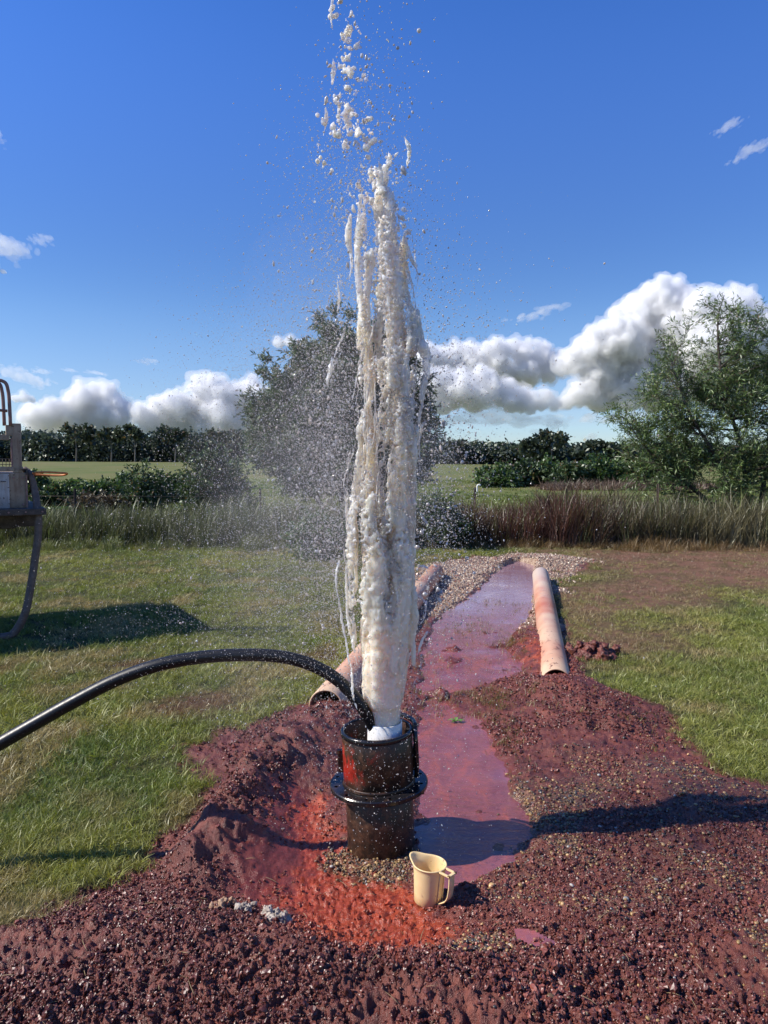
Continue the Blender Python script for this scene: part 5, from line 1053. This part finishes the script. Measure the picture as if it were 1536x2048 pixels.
def jet():
    r = np.random.default_rng(2024); YJ = 3.05; px_m = F / 3.08; pts, rad = [], []
    def strand(path, ra, step=.0035, jit=.35, wob=12, yo=0.0, lump=.45, dens=1.0):
        """path: pixel points going up; ra: radius in pixels at each"""
        p = catmull([(a, b, 0) for a, b in path], 12); L_ = np.linalg.norm(np.diff(p, axis=0), axis=1).sum() / px_m; n = max(8, int(L_ / step)); t = np.linspace(0, 1, n); ti = np.linspace(0, 1, len(p))
        x = np.interp(t, ti, p[:, 0]); y = np.interp(t, ti, p[:, 1]); rr = np.interp(t, np.linspace(0, 1, len(ra)), ra); sd = r.integers(0, 9999)
        yo_ = np.interp(t, [0, 1], [yo, yo * 1.4]) + .02 * n2(t * 9, t * 0, 1, sd + 5)
        x = x + wob * n2(t * L_ * 5, t * 0, 1, sd) + .5 * wob * n2(t * L_ * 16, t * 0, 1, sd + 1); k = (1 + lump * n2(t * L_ * 8, t * 0, 1, sd + 2) + lump * .25 * n2(t * L_ * 37, t * 0, 1, sd + 3))
        for xx_, yy_, r_, o_, kk in zip(x, y, rr, yo_, k):
            if r.uniform() > dens or kk < .12: continue
            q = P(xx_ + r.normal(0, jit) * r_ * .6, yy_, YJ + o_); q[1] += r.normal(0, jit) * r_ * .6 / px_m; pts.append(q); rad.append(max(.0030, r_ * kk / px_m))
    # main strands (pixel paths from the pipe upward)
    strand([(784, 1480), (787, 1380), (795, 1280), (802, 1150), (803, 1000), (801, 880), (798, 780), (800, 690), (798, 610)], [17, 17, 17, 16, 14, 13, 11, 10, 7], wob=5, lump=.22)
    strand([(752, 1480), (748, 1380), (742, 1280), (736, 1150), (737, 1000), (740, 880), (738, 800)], [16, 16, 15, 12, 9, 7, 4], wob=6, lump=.3)
    strand([(768, 1480), (768, 1350), (769, 1250), (768, 1120), (768, 1060)], [19, 17, 12, 8, 4], wob=3, lump=.12)
    strand([(798, 620), (792, 560), (782, 480), (774, 420), (768, 370)], [8, 7, 6, 4, 3], wob=11, lump=.7)
    strand([(820, 700), (822, 650), (812, 600), (800, 540), (806, 480)], [9, 8, 6, 5, 3], wob=9, lump=.7)
    strand([(738, 880), (735, 780), (732, 690), (735, 620), (742, 560), (748, 500)], [6, 6, 6, 5, 4, 3], wob=9, lump=.7)
    strand([(712, 1180), (706, 1080), (712, 1000), (720, 900), (722, 820)], [4, 5, 5, 4, 3], wob=6, lump=.6)
    strand([(822, 1330), (826, 1230), (822, 1150), (826, 1050), (824, 940), (828, 860)], [4, 5, 6, 6, 5, 4], wob=6, lump=.5)
    strand([(840, 800), (845, 740), (842, 690), (836, 640)], [4, 5, 6, 4], wob=8, lump=.7)
    # frothy body: a field of small blobs kept where a stretched noise is high
    le = lambda y: np.interp(y, [-200, 0, 150, 250, 330, 400, 520, 620, 700, 800, 900, 1000, 1100, 1200, 1300, 1400], [652, 655, 666, 648, 712, 716, 712, 722, 712, 708, 706, 694, 688, 696, 714, 731])
    re = lambda y: np.interp(y, [-200, 0, 150, 250, 330, 400, 520, 620, 700, 800, 900, 1000, 1100, 1200, 1300, 1400], [700, 704, 745, 765, 796, 806, 818, 834, 848, 844, 834, 830, 832, 829, 819, 802])
    n = 200000; yy = r.uniform(-160, 1450, n); u = r.uniform(-.02, 1.02, n); dd = r.uniform(-1, 1, n)
    w = re(yy) - le(yy); ed = .09 * (n2(yy, yy * 0, .045, 7)); ed2 = .09 * (n2(yy, yy * 0, .05, 8))
    xx = le(yy) + w * u; dep = np.sqrt(np.clip(1 - (2 * u - 1) ** 2, 0, 1)) * w / px_m * .40 * dd
    q = np.stack((xx / px_m * 1.0, dep * 1.0, yy / px_m), -1)
    st = np.interp(yy, [300, 600, 900, 1200], [.75, .45, .20, .12]); qq = q * np.stack((np.ones(n), np.ones(n), st), -1)
    f = n3(qq, 22, 51) * .6 + n3(qq, 48, 52) * np.interp(yy, [600, 1050], [.40, .22]) + n3(qq, 95, 53) * np.interp(yy, [600, 950], [.30, .04])
    thr = np.interp(yy, [-160, 200, 360, 460, 600, 700, 850, 1000, 1150, 1300, 1450], [.62, .60, .47, .33, .24, .22, .22, .10, -.02, -.14, -.35])
    right = np.exp(-((u - np.interp(yy, [300, 620, 800, 1300], [.5, .62, .74, .72])) / .20) ** 2); left = np.exp(-((u - .30) / .13) ** 2) * sstep(800, 1050, yy)
    thr = thr - .22 * right - .18 * left + .10 * (u < .12 + ed) + .14 * (u > .91 + ed2)
    kp = f > thr; xx, yy2, dep, f, thr = xx[kp], yy[kp], dep[kp], f[kp], thr[kp]
    rr_ = np.clip(1.6 + 5.0 * (f - thr), 1.6, 4.2) * r.uniform(.7, 1.15, len(xx)) * np.interp(yy2, [800, 1050, 1300], [1, 1.25, 1.6])
    for a_, b_, c_, d_ in zip(xx, yy2, dep, rr_): pts.append(P(a_, b_, YJ + c_)); rad.append(d_ / px_m)
    for k in range(110):
        y0 = r.uniform(700, 1420); L_ = r.uniform(60, 220); u0 = r.uniform(.02, .98); ys_ = np.linspace(y0, y0 - L_, 6); path = [(le(y) + (re(y) - le(y)) * (u0 + .05 * math.sin(k + y * .02)), y) for y in ys_]; strand(path, [1.2, 1.6, 1.6, 1.2], wob=7, yo=-.06 * math.sin(3.1 * u0) + r.normal(0, .015), lump=.4, jit=.1, step=.004)
    # thin outer strings and arcs
    for path, w in (([(700, 1330), (688, 1250), (676, 1190), (673, 1150), (678, 1120)], 3.0), ([(716, 1440), (708, 1400), (702, 1350), (700, 1320)], 2.4), ([(665, 740), (672, 700), (686, 672), (694, 640)], 2.4), ([(700, 1005), (690, 970), (700, 930), (712, 880), (716, 820)], 2.6), ([(690, 1080), (694, 1010), (688, 985)], 2.4),
                    ([(655, 770), (662, 745), (668, 715)], 3.0), ([(838, 1250), (850, 1235), (856, 1200), (860, 1170)], 1.8), ([(826, 1190), (842, 1196), (852, 1210), (848, 1230)], 1.8), ([(828, 1140), (846, 1132), (862, 1140)], 1.8), ([(820, 1400), (828, 1370), (842, 1340), (840, 1310)], 1.8), ([(832, 1340), (836, 1300), (850, 1270), (858, 1260)], 1.8), ([(840, 950), (838, 890), (846, 850), (862, 838)], 2.6),
                    ([(822, 600), (832, 560), (826, 530), (812, 500), (806, 470)], 3.2), ([(662, 168), (668, 140), (668, 118)], 3.0), ([(665, 60), (662, 30), (664, -10), (668, -60)], 3.4), ([(648, 270), (652, 240), (648, 215)], 2.6), ([(812, 340), (818, 300), (810, 272)], 3.6), ([(775, 330), (790, 310), (795, 304)], 3), ([(700, 1000), (678, 985), (668, 960)], 1.8), ([(712, 1330), (706, 1280), (696, 1240), (692, 1190), (690, 1130)], 2.6),
                    ([(822, 470), (830, 520), (836, 560)], 2.4), ([(850, 740), (846, 700), (838, 660), (835, 620)], 5), ([(800, 1430), (806, 1380), (812, 1330), (826, 1290)], 2.2), ([(830, 1010), (850, 1040), (858, 1050)], 2), ([(700, 560), (706, 520), (700, 470), (704, 430)], 3.4), ([(676, 650), (680, 600), (676, 560)], 2.6)):
        strand(path, [w * .5, w, w * 1.1, w * .6], wob=3.5, lump=.55, yo=r.normal(0, .04), step=.0045)
    # torn clots in the upper part
    def clot(px, py, s, n=7):
        yo = r.normal(0, .09)
        tl = r.normal(0, .5)
        for k in range(n): j_ = r.normal(0, s * .95); q = P(px + r.normal(0, s * .38) + j_ * tl, py + j_, YJ + yo + r.normal(0, .010)); pts.append(q); rad.append(s * r.uniform(.18, .46) / px_m)
    for (px, py, s) in ((672, 255, 13), (683, 270, 9), (742, 290, 13), (724, 155, 9), (690, 120, 9), (690, 80, 9), (668, 25, 11), (695, 40, 4), (640, 320, 11), (636, 300, 9), (690, 300, 10), (650, 250, 9), (676, 200, 7), (700, 60, 7), (780, 320, 9), (760, 360, 12), (722, 370, 10), (795, 360, 9), (715, 250, 6), (750, 340, 7), (735, 345, 6), (815, 300, 6), (806, 345, 6), (775, 350, 8), (700, 390, 7), (712, 410, 9), (805, 440, 12), (812, 470, 10), (735, 400, 10), (760, 380, 10), (785, 395, 8), (700, 455, 6), (672, 350, 5), (812, 455, 10), (720, 470, 8), (735, 520, 12), (680, 560, 5), (650, 430, 4), (628, 400, 4), (655, 510, 4), (698, 520, 4), (620, 340, 3), (730, 330, 6), (688, 205, 5), (712, 185, 5), (735, 205, 4), (820, 330, 5)): clot(px, py, s)
    for k in range(90): py = 330 - 330 * r.beta(1.0, 1.2); clot(r.normal(np.interp(py, [0, 200, 330], [690, 712, 735]), np.interp(py, [0, 330], [20, 52])), py, r.uniform(1.5, 3.6), 3)
    for k in range(70): py = r.uniform(-500, 0); clot(r.normal(680, 26), py, r.uniform(1.5, 5), 4)
    for k in range(230): py = r.uniform(330, 640); clot(r.normal(np.interp(py, [330, 640], [765, 775]), 36), py, r.uniform(1.6, 4.4), 4)
    for k in range(520): py = r.uniform(560, 1420); sgn = r.choice((-1, 1)); e = le(py) if sgn < 0 else re(py); clot(e + sgn * abs(r.normal(0, 13)) - sgn * 7, py, r.uniform(1.3, 3.6), 3)
    pts_, rad_ = np.array(pts), np.array(rad); zl = pts_[:, 2] < .60; dx_ = pts_[zl, 0] - .003; dy_ = pts_[zl, 1] - 3.055; rq = np.hypot(dx_, dy_) + 1e-6; kk_ = np.minimum(1, np.clip(.060 - rad_[zl] + .1 * np.clip(pts_[zl, 2] - .53, 0, 1), .002, 1) / rq); pts_[zl, 0] = .003 + dx_ * kk_; pts_[zl, 1] = 3.055 + dy_ * kk_
    me = blob_mesh('water_jet', pts_ - np.array((0, YJ, 0)), rad_ * 1.16, .0036, M_jet); me = smooth_mesh(me, 12); me = smooth_mesh(me, 26, lambda q: (sstep(2.1, 1.3, q[:, 2]) * (np.abs(q[:, 0]) < .125))[:, None]); v = get_co(me); no = get_no(me)
    d = .0030 * n3(v * np.array((1, 1, .12)), 46, 1) + .0020 * n3(v * np.array((1, 1, .2)), 110, 2) + .0007 * n3(v, 170, 3); set_co(me, v + no * d[:, None])
    o = link('water_jet', me); o.location = (0, YJ, 0); tag(o, 'tall milky brown jet of water bursting up out of the white pipe', 'water jet')
    print('JET verts', len(me.vertices))
jet()
def drop_mat():
    t = NT('water_drops'); a = t.n('ShaderNodeAttribute', attribute_name='tint', attribute_type='INSTANCER')
    d = t.n('ShaderNodeBsdfDiffuse', {'Color': a.outputs['Color']}).outputs[0]; tr = t.n('ShaderNodeBsdfTranslucent', {'Color': a.outputs['Color']}).outputs[0]; m = t.n('ShaderNodeMixShader', {0: .5, 1: d, 2: tr}).outputs[0]
    g = t.n('ShaderNodeBsdfGlossy', {'Color': (1, 1, 1, 1), 'Roughness': .1}).outputs[0]; t.surf(t.n('ShaderNodeMixShader', {0: .10, 1: m, 2: g}).outputs[0]); return t.m
M_drop = drop_mat()
def spray():
    r = np.random.default_rng(31); A = []
    def add(n, px, sx, py, sy, sk, rlo, ymin=None, ymax=None, ys=.35):
        x = r.normal(px, sx, n) if sk == 0 else px + sk * np.abs(r.normal(0, sx, n)); y = r.normal(py, sy, n); m = np.ones(n, bool); x = x + r.normal(0, 26, n)
        if ymin is not None: m &= y > ymin
        if ymax is not None: m &= y < ymax
        x, y = x[m], y[m]; Y = 3.05 + r.normal(0, ys, len(x)); Y = np.clip(Y, 1.9, 5.0); s = rlo * np.exp(r.normal(0, .45, len(x)))
        A.append(np.stack((x, y, Y, s), -1))
    add(70000, 700, 150, 930, 190, -1, .0007, 420, 1500, .42); add(20000, 768, 58, 950, 330, 0, .0012, 330, 1440, .13)      # drifting veil on the left
    add(5000, 705, 60, 960, 230, -1, .0014, 560, 1450, .25)
    add(1100, 700, 60, 900, 220, -1, .0027, 560, 1400, .2)
    add(8000, 835, 75, 1010, 190, 1, .0009, 640, 1450, .35)
    add(1100, 830, 45, 990, 200, 1, .0019, 640, 1400, .25); add(330, 835, 60, 960, 130, 1, .0029, 650, 1350, .25)
    add(2200, 835, 110, 720, 140, 1, .0014, 380, 1000, .4)
    add(3000, 735, 60, 420, 170, 0, .0013, -300, 640, .2); add(900, 725, 50, 300, 190, 0, .0026, -300, 600, .15)
    add(2200, 690, 80, 480, 160, -1, .0013, 150, 800, .3)
    add(15000, 520, 210, 1180, 120, 0, .0007, 1000, 1500, .5); add(3000, 760, 90, 1560, 110, 0, .0010, 1420, 1850, .25); add(1500, 700, 240, 1400, 120, 0, .0008, 1200, 1700, .5)
    A = np.concatenate(A); z = []
    dx = (A[:, 0] - 768) / F; dv = -(A[:, 1] - 1024) / F; dy = CP + dv * SP; dz = -SP + dv * CP; t = A[:, 2] / dy
    p = np.stack((dx * t, A[:, 2], CAMZ + dz * t), -1); keep = p[:, 2] > .04; p, s = p[keep], np.clip(A[keep, 3], .0005, .010); m = len(p)
    st = 1 + (r.uniform(size=m) < .3) * r.uniform(0, 1.3, m); tt = r.uniform(size=(m, 1)); ti = (1 - tt) * np.array((.74, .74, .76)) + tt * np.array((.70, .62, .54))
    o = inst_obj('water_spray', p, [rock(90 + k, 1, .08, 1.0, M_drop, True) for k in range(3)], scale=np.stack((s * r.uniform(.8, 1.2, m), s, s * st), -1), rot=np.stack((r.normal(0, .4, m), r.normal(0, .4, m), r.uniform(0, 6.28, m)), -1), tint=ti)
    tag(o, 'cloud of fine water drops thrown off around the jet', kind='stuff')
spray()
def mist():
    M = cloud_mat('fine_mist', .06); c = P(610, 930, 3.25); r = np.random.default_rng(4); n = 60
    p = r.normal(size=(n, 3)) * np.array((.22, .15, .34)); me = blob_mesh('mist', p, r.uniform(.12, .30, n), .03, M); o = link('mist', me); o.location = tuple(c); tag(o, 'faint veil of mist drifting left of the jet', kind='stuff')
mist()
